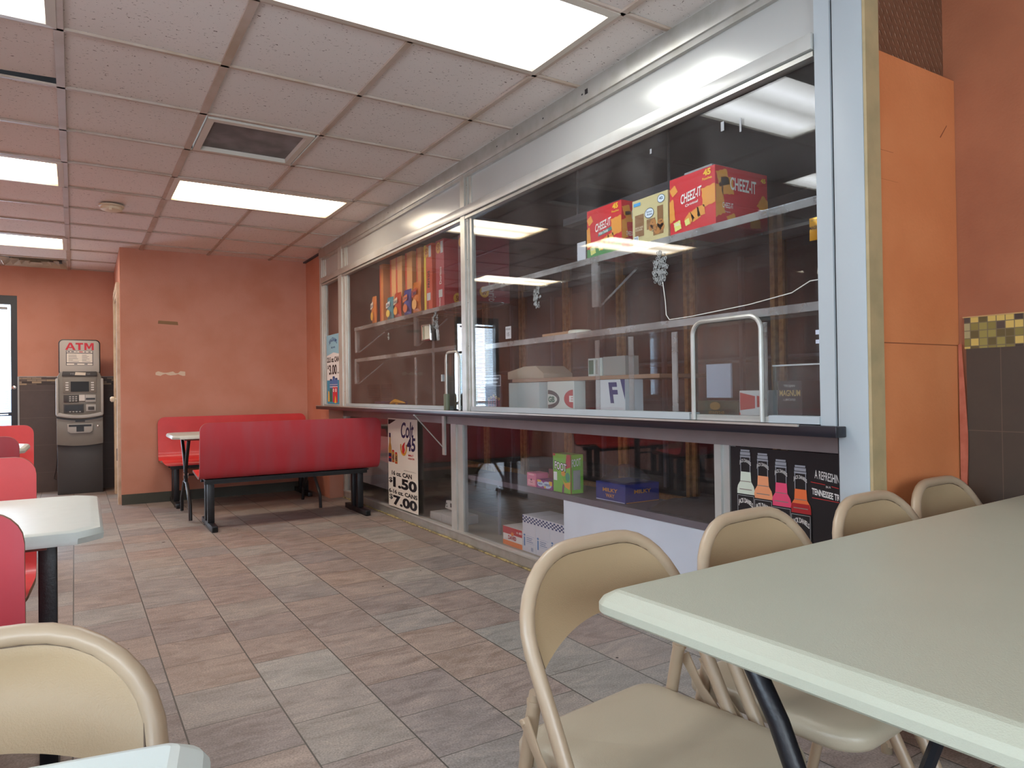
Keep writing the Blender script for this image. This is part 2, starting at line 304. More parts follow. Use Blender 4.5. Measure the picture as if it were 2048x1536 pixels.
def emit(name, g, mats, parent=None, world=True, smooth=False, bevel=0, bseg=2, ang=.6):
    me = bpy.data.meshes.new(name)
    vs = g.v
    if parent is not None and world:
        o = Vector((0, 0, 0)); p = parent
        while p is not None: o += p.location; p = p.parent
        vs = [(a-o.x, b-o.y, c-o.z) for a, b, c in g.v]
    me.from_pydata(vs, [], g.f); 
    if not isinstance(mats, (list, tuple)): mats = [mats]
    for m in mats: me.materials.append(m)
    if len(mats) > 1:
        for p, mi in zip(me.polygons, g.mi): p.material_index = mi
    bm = bmesh.new(); bm.from_mesh(me); bmesh.ops.recalc_face_normals(bm, faces=bm.faces)
    if bevel:
        ed = [e for e in bm.edges if len(e.link_faces) == 2 and e.calc_face_angle(0) > .5]
        bmesh.ops.bevel(bm, geom=ed, offset=bevel, segments=bseg, affect='EDGES', profile=.5, clamp_overlap=True)
        smooth = True
    bm.to_mesh(me); bm.free()
    if smooth:
        me.polygons.foreach_set('use_smooth', [True]*len(me.polygons))
        try: me.set_sharp_from_angle(angle=ang)
        except Exception: pass
    me.update()
    ob = bpy.data.objects.new(name, me); COL.objects.link(ob)
    if parent is not None: ob.parent = parent
    return ob
def thing(name, label, cat, loc=(0, 0, 0), rz=0, group=None):
    o = bpy.data.objects.new(name, None); COL.objects.link(o); o.location = loc; o.rotation_euler = (0, 0, rz)
    o.empty_display_size = .1; o['label'] = label; o['category'] = cat
    if group: o['group'] = group
    return o
def tag(o, label, cat, group=None, kind=None):
    o['label'] = label; o['category'] = cat
    if group: o['group'] = group
    if kind: o['kind'] = kind
    return o
def struct(name, g, m, **k):
    o = emit(name, g, m, **k)
    if o.parent is None: o['kind'] = 'structure'
    return o
def dup(root, loc=None, rz=None, label=None, group=None):
    def cp(o, par):
        c = o.copy(); COL.objects.link(c); c.parent = par
        for ch in list(o.children): cp(ch, c)
        return c
    r = cp(root, None)
    if loc is not None: r.location = loc
    if rz is not None: r.rotation_euler = (0, 0, rz)
    if label: r['label'] = label
    if group: r['group'] = group
    return r

# ------------------------------------------------------------ print (flat graphics on real faces)
_tc = {}
def text_poly(t, bold=0, shear=0):
    k = (t, bold, shear)
    if k in _tc: return _tc[k]
    cu = bpy.data.curves.new('t', 'FONT'); cu.body = t; cu.resolution_u = 3; cu.offset = bold; cu.shear = shear; cu.fill_mode = 'BOTH' if hasattr(cu, 'fill_mode') else cu.fill_mode
    ob = bpy.data.objects.new('t', cu); COL.objects.link(ob)
    bpy.context.view_layer.update()
    me = bpy.data.meshes.new_from_object(ob.evaluated_get(bpy.context.evaluated_depsgraph_get()))
    vs = [(v.co.x, v.co.y) for v in me.vertices]; fs = [tuple(p.vertices) for p in me.polygons]
    bpy.data.objects.remove(ob); bpy.data.curves.remove(cu); bpy.data.meshes.remove(me)
    xs = [a for a, b in vs]; ys = [b for a, b in vs]; x0, x1, y0, y1 = min(xs), max(xs), min(ys), max(ys)
    vs = [((a-x0)/(x1-x0), (b-y0)/(y1-y0)) for a, b in vs]
    _tc[k] = (vs, fs); return _tc[k]
class Face:
    """O lower-left corner, U right, V up (world), w,h metres; drawing coordinates 0..1"""
    def __init__(s, O, U, V, w, h): s.O = Vector(O); s.U = Vector(U).normalized(); s.V = Vector(V).normalized(); s.w = w; s.h = h; s.N = s.U.cross(s.V); s.k = 0
    def p(s, u, v, d): return tuple(s.O+s.U*u*s.w+s.V*v*s.h+s.N*d)
class Ink:
    def __init__(s, F, mirror=False): s.F = F; s.v = []; s.f = []; s.mir = mirror
    def parts(s):
        # each line of writing becomes a mesh of its own, the plain shapes of one print stay together
        cut = getattr(s, 'cut', [])
        if len(cut) < 2: return [(s.v, s.f)]
        out = []; rest_v = []; rest_f = []; used = set()
        for v0, v1, f0, f1 in cut:
            out.append((s.v[v0:v1], [tuple(i-v0 for i in f) for f in s.f[f0:f1]])); used |= set(range(f0, f1))
        left = [f for k, f in enumerate(s.f) if k not in used]
        if left:
            ids = sorted({i for f in left for i in f}); mp = {i: k for k, i in enumerate(ids)}; out.append(([s.v[i] for i in ids], [tuple(mp[i] for i in f) for f in left]))
        return out
    def poly(s, pts):
        b = len(s.v); s.v += list(pts); s.f.append(tuple(range(b, b+len(pts)))); return s
    def rect(s, x0, y0, x1, y1): return s.poly([(x0, y0), (x1, y0), (x1, y1), (x0, y1)])
    def ell(s, x, y, rx, ry, n=20, a0=0, a1=2*math.pi): return s.poly([(x+rx*math.cos(a0+(a1-a0)*i/n), y+ry*math.sin(a0+(a1-a0)*i/n)) for i in range(n if a1-a0 > 6.28 else n+1)])
    def ring(s, x, y, rx, ry, t, n=24, a0=0, a1=2*math.pi):
        asp = s.F.w/s.F.h; b = len(s.v); m = n+1
        for i in range(m):
            a = a0+(a1-a0)*i/n; c, q = math.cos(a), math.sin(a)
            s.v += [(x+rx*c, y+ry*q), (x+(rx-t)*c, y+(ry-t*asp)*q)]
        for i in range(m-1): s.f.append((b+2*i, b+2*i+1, b+2*i+3, b+2*i+2))
        return s
    def text(s, t, x, y, w, h, bold=0, shear=0, rot=0, slope=0, arch=0):
        vs, fs = text_poly(t, bold, shear); b = len(s.v); f0 = len(s.f); asp = s.F.w/s.F.h
        for a, c in vs:
            X = a*w; Y = c*h+slope*a*w*asp+arch*(1-(2*a-1)**2)
            if rot == 90: X, Y = -c*w, a*h          # reads upward; w is thickness, h is length
            if rot == -90: X, Y = c*w, -a*h
            s.v.append((x+X, y+Y))
        s.f += [tuple(b+i for i in f) for f in fs]
        if not hasattr(s, 'cut'): s.cut = []
        s.cut.append((b, len(s.v), f0, len(s.f))); return s
    def build(s, name, m, parent, d=.0012):
        o = None
        for vv, ff in s.parts():
            g = G(); g.v = [s.F.p(min(1, max(0, (1-x) if s.mir else x)), min(1, max(0, y)), d) for x, y in vv]; g.f = ff; g.mi = [0]*len(ff); o = emit(name, g, m, parent)
        return o
def FX(x, y_left, y_right, z0, z1): return Face((x, y_left, z0), (0, -1, 0), (0, 0, 1), y_left-y_right, z1-z0)     # faces -x
def FY(y, x0, x1, z0, z1): return Face((x0, y, z0), (1, 0, 0), (0, 0, 1), x1-x0, z1-z0)                             # faces -y
# ------------------------------------------------------------ room shell
ZC = 2.5
TH = .0125
def cg(i, j):   # ceiling grid corner
    X0 = -.0424+i*.6116; Y0 = 3.2448+j*.6096
    return (X0*math.cos(TH)-Y0*math.sin(TH), X0*math.sin(TH)+Y0*math.cos(TH))
struct('floor', G().box(-1.9, 4.7, -2.8, 9.6, -.1, 0), M_floor)
lights = [(1, -2), (1, 3), (-2, -1), (-2, 3), (-2, 7), (1, -7)]
skip = set()
for i, j in lights: skip |= {(i, j), (i+1, j)}
skip |= {(1, 1), (-1, 0), (-1, 9), (-2, 9)}
skip.discard((-2, 9))
def clampx(p): return (max(-1.75, min(2.03, p[0])), max(-2.6, min(9.4, p[1])))
g = G()
for i in range(-4, 5):
    for j in range(-11, 12):
        if (i, j) in skip: continue
        q = [clampx(cg(*c)) for c in ((i, j), (i+1, j), (i+1, j+1), (i, j+1))]
        if max(a for a, b in q)-min(a for a, b in q) < .02 or max(b for a, b in q)-min(b for a, b in q) < .02: continue
        g.add([(a, b, ZC+.012) for a, b in q], [(0, 3, 2, 1)])
# right-hand alcove beside the column
g.add([(2.0, 6.98, ZC+.013), (2.12, 6.98, ZC+.013), (2.12, 7.85, ZC+.013), (2.0, 7.85, ZC+.013)], [(0, 3, 2, 1)])
g.add([(2.03, -2.6, ZC+.012), (2.56, -2.6, ZC+.012), (2.56, 1.34, ZC+.012), (2.03, 1.34, ZC+.012)], [(0, 3, 2, 1)])
struct('ceiling', g, M_ceil)
g = G()
def gbar(p, q, w=.024):
    d = (Vector(q)-Vector(p)); 
    if d.length < .03: return
    n = Vector((-d.y, d.x)).normalized()*w/2; P = [Vector(p)+n, Vector(q)+n, Vector(q)-n, Vector(p)-n]
    g.add([(a.x, a.y, ZC) for a in P]+[(a.x, a.y, ZC+.011) for a in P], [(0, 1, 2, 3), (0, 4, 5, 1), (1, 5, 6, 2), (2, 6, 7, 3), (3, 7, 4, 0)])
for i in range(-2, 4):
    for j in range(-9, 11):
        if (i-1, j) in [(a, b) for a, b in lights]: continue
        a, b = clampx(cg(i, j)), clampx(cg(i, j+1)); gbar(a, b, .034 if i in (0, 1) else .024)
for j in range(-9, 11):
    gbar(clampx(cg(-4, j)), clampx(cg(4, j)), .018)
struct('trim_1', g, M_tbar)     # ceiling T-bar grid
struct('trim_2', G().box(-1.75, 2.03, -2.6, 9.4, 2.85, 2.9), M_stored)   # dark void above the tiles
# the lifted tile
q = [cg(-1, 0), cg(0, 0), cg(0, 1), cg(-1, 1)]
g = G(); zt = [ZC+.012, ZC+.012, ZC+.026, ZC+.014]
P = [(a[0]+(.012 if k in (0, 3) else -.016), a[1]+(.0 if k < 2 else (-.045 if k == 2 else -.02)), z) for k, (a, z) in enumerate(zip(q, zt))]
g.add(P+[(a, b, c+.015) for a, b, c in P], [(0, 3, 2, 1), (4, 5, 6, 7), (0, 1, 5, 4), (1, 2, 6, 5), (2, 3, 7, 6), (3, 0, 4, 7)])
tag(emit('ceiling_tile', g, M_ceil), 'stained ceiling tile pushed up out of its grid, dark gap along its far edge', 'ceiling tile')

def wall_y(name, x0, x1, y0, y1, z0, z1, m): return struct(name, G().box(x0, x1, y0, y1, z0, z1), m)
# wall behind the cash machine, with the street door opening
DX0, DX1, DZ = -1.42, -.645, 2.18
wall_y('wall_far', -1.75, DX0, 9.4, 9.55, 0, 2.55, M_salmon)
g = G().box(DX1, .285, 9.4, 9.55, 0, 2.55).box(DX0, DX1, 9.4, 9.55, DZ, 2.55)
struct('wall_far_right', g, M_salmon)
struct('wall_far_tiles', G().box(-.63, .28, 9.385, 9.4, 0, 1.197), M_tw2)
struct('trim_3', G().box(-.63, .28, 9.382, 9.4, 1.197, 1.285), M_mos2)
struct('trim_4', G().box(-.645, -.63, 9.378, 9.4, 0, 1.29).box(-.63, .28, 9.38, 9.4, 1.285, 1.292), M_white)
struct('wall_jog', G().box(.285, .40, 7.8, 7.93, 0, 2.55).box(.285, .40, 8.80, 9.4, 0, 2.55).box(.285, .40, 7.93, 8.80, 2.13, 2.55), M_salmon)
wb = struct('wall_back', G().box(.40, 2.09, 7.8, 7.93, 0, 2.55), M_salmon)
struct('wall_return', G().box(2.09, 2.3, 7.0, 7.93, 0, 2.55), M_salmon)
struct('baseboard_back', G().box(.285, 2.09, 7.79, 7.8, 0, .10), M_base)
F = FY(7.8, .59, .86, 1.25, 1.31)
D = Ink(F); rnd = random.Random(3)
top = [(x/12, .72+.15*math.sin(x*1.3)+rnd.uniform(-.1, .12)) for x in range(13)]; bot = [(x/12, .26+.12*math.sin(x*1.3+3)+rnd.uniform(-.1, .1)) for x in range(13)]
for k in range(12): D.poly([bot[k], bot[k+1], top[k+1], top[k]])
D.build('paint_scrape', mat('bare_plaster', '#d8c4ae', .8), wb, .001)
D = Ink(FY(7.8, .615, .80, 1.77, 1.81)); D.poly([(0, .2), (1, 0), (.97, .85), (.02, 1)]); D.build('tape_strip', mat('olive_tape', '#8a6a48', .7), wb, .001)
# left wall with side window, rear wall
g = G().box(-1.9, -1.75, -2.6, -1.5, 0, 2.55).box(-1.9, -1.75, 1.3, 9.55, 0, 2.55).box(-1.9, -1.75, -1.5, 1.3, 0, .85).box(-1.9, -1.75, -1.5, 1.3, 2.15, 2.55)
struct('wall_left', g, M_salmon)
w1 = struct('window_1', G().box(-1.86, -1.80, -1.5, 1.3, .85, .90).box(-1.86, -1.80, -1.5, 1.3, 2.10, 2.15).box(-1.86, -1.80, -1.5, -1.45, .9, 2.1).box(-1.86, -1.80, 1.25, 1.3, .9, 2.1).box(-1.86, -1.80, -.12, -.07, .9, 2.1), M_black)
emit('pane', G().box(-1.832, -1.828, -1.45, 1.25, .9, 2.1), G_win, w1)
struct('wall_rear', G().box(-1.9, -1.6, -2.75, -2.6, 0, 2.55).box(1.2, 4.7, -2.75, -2.6, 0, 2.55).box(-1.6, 1.2, -2.75, -2.6, 0, .85).box(-1.6, 1.2, -2.75, -2.6, 2.15, 2.55), M_orange)
w2 = struct('window_2', G().box(-1.6, 1.2, -2.69, -2.64, .85, .9).box(-1.6, 1.2, -2.69, -2.64, 2.1, 2.15).box(-1.6, -1.55, -2.69, -2.64, .9, 2.1).box(1.15, 1.2, -2.69, -2.64, .9, 2.1).box(-.22, -.17, -2.69, -2.64, .9, 2.1), M_black)
emit('pane', G().box(-1.55, 1.15, -2.667, -2.663, .9, 2.1), G_win, w2)
struct('wall_right', G().box(2.555, 2.70, -2.6, 1.40, 0, 2.55), M_orange)
struct('wall_right_tiles', G().box(2.543, 2.555, -2.6, 1.222, 0, 1.183), M_tw)
struct('trim_5', G().box(2.541, 2.555, -2.6, 1.226, 1.183, 1.287), M_mos)
struct('trim_6', G().box(2.539, 2.555, -2.6, 1.23, 1.287, 1.291), mat('trim_gold', '#b08a58', .4))
# torn paint edge beside the right tiles
g = G(); zz = [0, .2, .4, .6, .7, .82, .9, 1.0, 1.08, 1.15, 1.2]
ww = [1.222, 1.218, 1.224, 1.218, 1.226, 1.220, 1.219, 1.224, 1.228, 1.232, 1.234]
for k in range(10): g.add([(2.5385, ww[k], zz[k]), (2.5385, ww[k+1], zz[k+1]), (2.5385, 1.245, zz[k+1]), (2.5385, 1.245, zz[k])], [(0, 1, 2, 3)])
struct('trim_7', g, mat('torn_paint_edge', '#b06048', .8, var=.3, vscale=20, col2='#a05038'))
# end panel between column and right wall
pn = struct('wall_panel', G().box(2.085, 2.553, 1.25, 1.27, 0, 2.105), M_panel)
D = Ink(FY(1.25, 2.085, 2.553, 0, 2.105)); D.rect(.0, .5675, .98, .5690); D.rect(.02, .853, .2, .8535); D.rect(.05, .81, .25, .8103); D.poly([(.79, .90), (.80, .899), (.89, .922), (.885, .923)])
D.build('panel_seam', mat('seam_brown', '#7c4427', .9), pn, .0008)  # thin dark brown seam lines drawn on the panel
struct('wall_tread_plate', G().box(2.085, 2.56, 1.285, 1.30, 2.03, 2.55), M_tread)
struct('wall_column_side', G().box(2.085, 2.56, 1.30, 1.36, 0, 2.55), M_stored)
struct('trim_8', G().box(2.015, 2.035, 1.246, 1.3455, 0, 2.51), M_white, bevel=.0015)          # white casing board
struct('gap_shade_strip', G().box(2.020, 2.03, 1.3495, 1.3515, 0, 2.5), M_black)  # black strip painted in for the shaded gap between stile and casing
struct('trim_9', G().box(2.036, 2.085, 1.246, 1.35, 0, 2.51), M_olive)                        # olive post behind it
# front face of the olive post
struct('trim_10', G().box(2.017, 2.087, 1.236, 1.2455, 0, 2.51), M_olive)
# ------------------------------------------------------------ ceiling fixtures
LL = {(1, -2): 'large lit ceiling light nearest the camera, beside the glass partition', (1, 3): 'lit ceiling light beyond the dark square grille, above the booth',
      (-2, -1): 'lit ceiling light cut by the top left corner, beside the lifted tile', (-2, 3): 'lit ceiling light at the left edge, level with the smoke detector side', (-2, 7): 'lit ceiling light at the left nearest the air vent', (1, -7): 'ceiling light behind the camera over the white table'}
LL[(-2, 3)] = 'lit ceiling light at the left edge, second from the far wall'
for (i, j) in lights:
    if j == -7: continue
    c = [Vector(cg(*t)) for t in ((i, j), (i+2, j), (i+2, j+1), (i, j+1))]
    ctr = (c[0]+c[2])/2
    t = thing('ceiling_light', LL[(i, j)], 'ceiling light', (ctr.x, ctr.y, ZC), 0, 'fluorescent ceiling lights')
    def ring(ins, z): 
        ex = (c[1]-c[0]).normalized(); ey = (c[3]-c[0]).normalized()
        return [(p.x, p.y, z) for p in (c[0]+ex*ins+ey*ins, c[1]-ex*ins+ey*ins, c[2]-ex*ins-ey*ins, c[3]+ex*ins-ey*ins)]
    a = ring(.006, ZC-.002); b = ring(.040, ZC-.006); d = ring(.044, ZC+.008); e = ring(.006, ZC+.05)
    g = G().add(a+b+d+e, [(k, (k+1) % 4, 4+(k+1) % 4, 4+k) for k in range(4)]+[(4+k, 4+(k+1) % 4, 8+(k+1) % 4, 8+k) for k in range(4)]+[(k, (k+1) % 4, 12+(k+1) % 4, 12+k) for k in range(4)]+[(12, 13, 14, 15)])
    emit('frame', g, M_tfr, t)
    emit('diffuser', G().add(ring(.042, ZC+.004), [(0, 3, 2, 1)]), M_lampc if j < 0 else M_lamp, t)
# dark square grille
c = [Vector(cg(*t)) for t in ((1, 1), (2, 1), (2, 2), (1, 2))]; ctr = (c[0]+c[2])/2
t = thing('ceiling_grille', 'dark square unlit ceiling panel in a pale metal frame', 'ceiling grille', (ctr.x, ctr.y, ZC))
ex = (c[1]-c[0]).normalized(); ey = (c[3]-c[0]).normalized()
def rq(ins, z): return [(p.x, p.y, z) for p in (c[0]+ex*ins+ey*ins, c[1]-ex*ins+ey*ins, c[2]-ex*ins-ey*ins, c[3]+ex*ins-ey*ins)]
a = rq(.028, ZC-.006); b = rq(.062, ZC-.008); d = rq(.066, ZC+.02); e = rq(.028, ZC+.03)
emit('frame', G().add(a+b+d+e, [(k, (k+1) % 4, 4+(k+1) % 4, 4+k) for k in range(4)]+[(4+k, 4+(k+1) % 4, 8+(k+1) % 4, 8+k) for k in range(4)]+[(k, (k+1) % 4, 12+(k+1) % 4, 12+k) for k in range(4)]), M_tfr, t)
emit('panel', G().add(rq(.064, ZC+.016), [(0, 3, 2, 1)]), mat('smoked_grille', '#63605f', .6, var=.25, vscale=7, bump=.6, bscale=500, col2='#817c7c'), t)
# smoke detector
t = thing('smoke_detector', 'round cream smoke detector on the ceiling', 'smoke detector', (.172, 6.06, ZC))
emit('body', G().lathe((0, 0, 0), [(.085, 0), (.085, -.012), (.074, -.016), (.072, -.034), (.05, -.042), (.001, -.043)], 28), mat('aged_cream_plastic', '#cfc0a4', .5), t, world=False, smooth=True)
emit('test_tab', G().box(-.02, .0, -.08, -.06, -.05, -.03), mat('aged_cream_plastic', '#cfc0a4', .5), t, world=False)
# air vent: concentric louvres
c0 = cg(-1, 9); vx, vy = c0[0]+.31, c0[1]+.31
t = thing('air_vent', 'square ceiling air vent with concentric louvres above the cash machine wall', 'air vent', (vx, vy, ZC))
emit('backing', G().box(-.29, .29, -.29, .29, .05, .06), M_stored, t, world=False)
for k, (r0, r1) in enumerate(((.295, .235), (.215, .155), (.135, .085), (.06, .0))):
    q = lambda r, z: [(-r, -r, z), (r, -r, z), (r, r, z), (-r, r, z)]
    emit('louvre', G().add(q(r0, .0-.004)+q(max(r1, .004), .045), [(m, (m+1) % 4, 4+(m+1) % 4, 4+m) for m in range(4)]), mat('vent_cream', '#b8a890', .5, var=.3), t, world=False)
# ------------------------------------------------------------ street door with blinds (door_1)
t = struct('door_1', G().box(DX0, DX0+.06, 9.41, 9.50, 0, DZ).box(DX1-.06, DX1, 9.41, 9.50, 0, DZ).box(DX0+.06, DX1-.06, 9.41, 9.50, DZ-.10, DZ).box(DX0+.06, DX1-.06, 9.41, 9.50, 0, .2), M_black)
emit('door_glass', G().box(DX0+.06, DX1-.06, 9.455, 9.46, .2, DZ-.10), G_win, t)
emit('middle_rail', G().box(DX0+.06, DX1-.06, 9.44, 9.47, .86, .90), M_black, t)
emit('lock_cylinder', G().lathe((DX1-.032, 9.41, 1.17), [(.02, 0), (.02, -.012), (.012, -.016)], 16, 'y'), M_chrome, t, smooth=True)
bl = thing('window_blind', 'white horizontal slat blind hanging inside the street door glass', 'blind', (-1.03, 9.40, 2.02))
emit('head_rail', G().box(-.30, .30, -.03, .0, 0, .03), M_white, bl, world=False)
g = G()
for k in range(46):
    z = -.03-k*.026; g.add([(-.30, -.024, z), (.30, -.024, z), (.30, -.006, z+.010), (-.30, -.006, z+.010)], [(0, 1, 2, 3)])
emit('slats', g, mat('blind_white', '#dfe3e8', .5), bl, world=False)
# outside: pavement and pale block
struct('trim_11', G().box(-6, 4, 9.7, 16, -.12, -.02), mat('street_asphalt', '#7b8088', .9))
tag(emit('street_facade', G().box(-6, 4, 15, 15.5, 0, 1.2), mat('street_wall', '#8c97a8', .9)), 'pale low wall across the street, seen through the blinds', 'wall')
# ------------------------------------------------------------ cream door on the jog wall (door_2)
t = struct('door_2', G().box(.262, .41, 7.93, 7.99, 0, 2.13).box(.262, .41, 8.74, 8.80, 0, 2.13).box(.262, .41, 7.99, 8.74, 2.07, 2.13).box(.257, .285, 7.86, 7.94, 0, 2.17).box(.257, .285, 8.79, 8.86, 0, 2.17).box(.257, .285, 7.94, 8.79, 2.12, 2.19), M_cream)
emit('door_leaf', G().box(.30, .34, 7.995, 8.735, .01, 2.065), M_cream, t)
k = emit('door_knob', G().lathe((.30, 8.10, 1.03), [(.03, 0), (.03, -.008), (.012, -.012), (.012, -.055), (.026, -.065), (.028, -.085), (.015, -.098)], 18, 'x'), mat('worn_ivory_knob', '#d8cdb8', .3), t, smooth=True)
emit('hinge', G().box(.252, .262, 7.97, 8.0, .42, .54), mat('brown_hinge', '#5a3a28', .5), t)
emit('door_crack', G().box(.255, .258, 7.945, 7.952, .75, 2.0), M_black, t)
# ------------------------------------------------------------ glass partition (upper)
X0 = 2.015; XB = 2.06
t = part = thing('glass_partition', 'tall aluminium framed glass partition standing on the counter, running to the white column', 'partition', (X0, 1.35, .94))
emit('ceiling_rail', G().box(X0-.012, XB, 1.351, 7.0, 2.41, 2.499), M_alu, t, bevel=.002)
emit('rail_lip', G().box(X0-.002, XB-.02, 1.40, 7.0, 2.385, 2.41), M_alu, t)
holes = Ink(FX(X0-.012, 7.0, 1.351, 2.41, 2.499))
for yy in (2.62, 3.2, 3.42, 2.95, 5.1): holes.ell((7.0-yy)/5.649, .45, .0012, .05, 8)
holes.rect(.779, .35, .783, .62); holes.build('rail_holes', flat('16161a'), t)
emit('header_rail', G().box(X0-.014, XB, 1.41, 6.95, 2.152, 2.205), M_aluw, t, bevel=.002)
emit('header_lip', G().box(X0-.004, XB-.01, 1.41, 6.95, 2.130, 2.146), M_alu, t)
posts = [(6.86, 7.0), (6.19, 6.40), (3.785, 3.905), (1.351, 1.405)]
for k, (a, b) in enumerate(posts):
    if k < 3:
        m = (a+b)/2
        o = emit('post', G().box(X0-.006, XB, m, b-.004, .925, 2.41).box(X0+.004, XB, a+.035, m, .925, 2.41).box(X0+.012, XB-.005, a, a+.035, .925, 2.41), M_aluw if k < 2 else M_alu, t)
    else: o = emit('post', G().box(X0-.004, XB, a, b, .925, 2.49), M_white, t)
    D = Ink(FX(X0+.004 if k < 3 else X0-.004, b, a, .925, 2.41))
    if k < 3:
        for z in (.1, .28, .46, .64, .8, .95): D.ell(.66, z, .03, .002, 8)
        D.build('screw', flat('202020'), o, .001)
bays = [(6.40, 6.86), (3.905, 6.19), (1.405, 3.785)]
for a, b in bays:
    emit('transom_panel', G().box(X0+.018, XB-.015, a, b, 2.205, 2.41), M_transom, t)
panes = []
for a, b in bays: panes.append(emit('glass_pane', G().box(X0+.020, X0+.026, a, b, .955, 2.14), G_pane, t))
emit('sill_rail', G().box(X0-.010, XB, 4.13, 6.19, .941, .966), M_white, t)
emit('sill_rail', G().box(X0-.010, XB, 6.40, 6.86, .941, .955), M_white, t)
emit('sill_rail', G().box(X0-.010, XB, 1.97, 3.785, .941, .968).box(X0-.010, XB, 1.405, 1.60, .941, .966), M_white, t)
emit('hatch_sill', G().box(X0-.004, XB-.01, 1.60, 1.97, .941, .962), M_aluw, t)
# bullet-proof glazing marks
def mark(y, z, r, n, par, seed):
    rn = random.Random(seed); g = G()
    for k in range(n):
        a = rn.uniform(0, 6.28); q = r*math.sqrt(rn.random()); yy = y+q*math.cos(a)*.8; zz = z+q*math.sin(a)*1.3; rr = rn.uniform(.003, .009)
        g.tube([(X0+.018, yy+rr*math.cos(b)*rn.uniform(.7, 1.1), zz+rr*math.sin(b)) for b in [m*6.283/7 for m in range(7)]], .0011, 4, True)
    return emit('impact_mark', g, MARK, par)
G_milky = glass_mat('milky_acrylic', .32, (.8, .82, .82), 1.45, .05)
MARK = mat('crazed_plastic', '#8f9290', .25)
mark(3.076, 1.551, .045, 55, panes[2], 1); mark(2.15, 1.560, .055, 130, panes[2], 2); mark(4.333, 1.55, .05, 50, panes[1], 3); mark(5.2, 1.50, .02, 10, panes[1], 5)
emit('crack_line', G().tube([(X0+.018, 2.135, 1.50), (X0+.018, 2.122, 1.42), (X0+.018, 2.118, 1.365), (X0+.018, 2.10, 1.343), (X0+.018, 1.98, 1.345), (X0+.018, 1.7, 1.36), (X0+.018, 1.52, 1.38), (X0+.018, 1.45, 1.41), (X0+.018, 1.41, 1.41)], .0018, 5), mat('white_sealant', '#c9c6be', .5), panes[2], smooth=True)
emit('tape_scrap', G().box(X0+.018, X0+.0195, 1.80, 1.815, 2.02, 2.055).box(X0+.018, X0+.0195, 2.19, 2.20, 2.05, 2.07).box(X0+.018, X0+.0195, 1.72, 1.728, 1.99, 2.04), mat('tape_haze', '#84878a', .4), panes[2])
# service hatches
def hatch(y0, y1, x, lab):
    t = thing('service_hatch', lab, 'service hatch', (x, (y0+y1)/2, .94)); r = .05; z1 = 1.315; p = [(x, y1, .942), (x, y1, z1-r)]
    p += [(x, y1-r+r*math.cos(a), z1-r+r*math.sin(a)) for a in [math.pi/2*k/6 for k in range(1, 7)]]
    p += [(x, y0+r-r*math.sin(a), z1-r+r*math.cos(a)) for a in [math.pi/2*k/6 for k in range(0, 7)]]+[(x, y0, .942)]
    emit('frame', G().tube(p, .0085, 8), M_alu, t, smooth=True)
    emit('hatch_pane', G().box(x+.006, x+.011, y0, y1, .95, z1-.01), G_clear, t); return t
hatch(1.625, 1.945, X0-.012, 'arched aluminium framed hatch in the partition, right of the large pane')
hatch(3.93, 4.12, X0-.012, 'narrow aluminium framed hatch left of the middle partition post')
t = thing('hatch_lock', 'small olive lock cylinder at the foot of the narrow hatch', 'lock', (X0-.012, 4.03, .942))
emit('cylinder', G().lathe((X0-.03, 4.075, .942), [(.02, 0), (.02, .10), (.018, .105)], 14), mat('olive_drab', '#5f6650', .5), t, smooth=True)
emit('rod', G().tube([(X0-.03, 4.075, 1.04), (X0-.03, 4.075, 1.30)], .005, 8), M_alu, t, smooth=True)
tag(emit('white_sticker', G().box(X0-.0005, X0+.0195, 4.20, 4.217, 1.13, 1.175), M_white), 'tiny white switch plate on the pane beside the narrow hatch', 'plate')

# ------------------------------------------------------------ counter and lower front
t = thing('service_counter', 'dark edged grey counter running under the glass partition', 'counter', (2.0, 4.1, .9))
emit('slab', G().box(1.97, 2.60, 1.352, 6.99, .906, .938), M_dark, t, bevel=.004)
emit('front_edge', G().box(1.962, 1.97, 1.318, 7.01, .904, .940).box(1.97, 2.014, 1.318, 1.351, .904, .938), M_dark, t, bevel=.003)
emit('front_lip', G().box(1.955, 1.966, 1.45, 6.99, .934, .9415), M_alu, t)
def bracket(y):
    emit('bracket', G().tube([(2.23, y, .64), (1.99, y, .90)], .004, 6).box(2.218, 2.232, y-.02, y+.02, .60, .905).box(1.99, 2.232, y-.015, y+.015, .892, .904), M_aluw, t)
bracket(4.62)
XL = 2.235
t = low = thing('lower_display_front', 'glazed lower shop front with grey metal frame under the counter', 'display front', (XL, 4.1, 0))
emit('top_rail', G().box(XL, XL+.045, 1.36, 6.99, .828, .903), mat('mauve_grey_metal', '#8d8383', .45, .3, var=.1), t)
emit('bottom_rail', G().box(XL-.004, XL+.045, 1.36, 6.99, .0, .068), M_alu, t); emit('bottom_lip', G().box(XL-.010, XL+.03, 1.36, 6.99, .068, .080), M_aluw, t)
for a, b in ((6.9, 6.99), (4.36, 4.52), (1.985, 2.055)):
    emit('post', G().box(XL-.006, XL+.045, (a+b)/2, b, .08, .828).box(XL+.006, XL+.045, a, (a+b)/2, .08, .828), M_aluw, t)
for a, b in ((4.52, 6.9), (2.055, 4.36), (1.36, 1.985)): emit('glass_pane', G().box(XL+.018, XL+.023, a, b, .08, .828), G_low, t)
g = G(); rn = random.Random(9)
pts = [(XL-.012+rn.uniform(-.003, .003), 6.99-k*.0575, .004) for k in range(98)]; g.tube(pts, [.007+rn.uniform(-.002, .004) for _ in pts], 6)
struct('trim_12', g, M_cream2, smooth=True)   # caulk bead on the floor
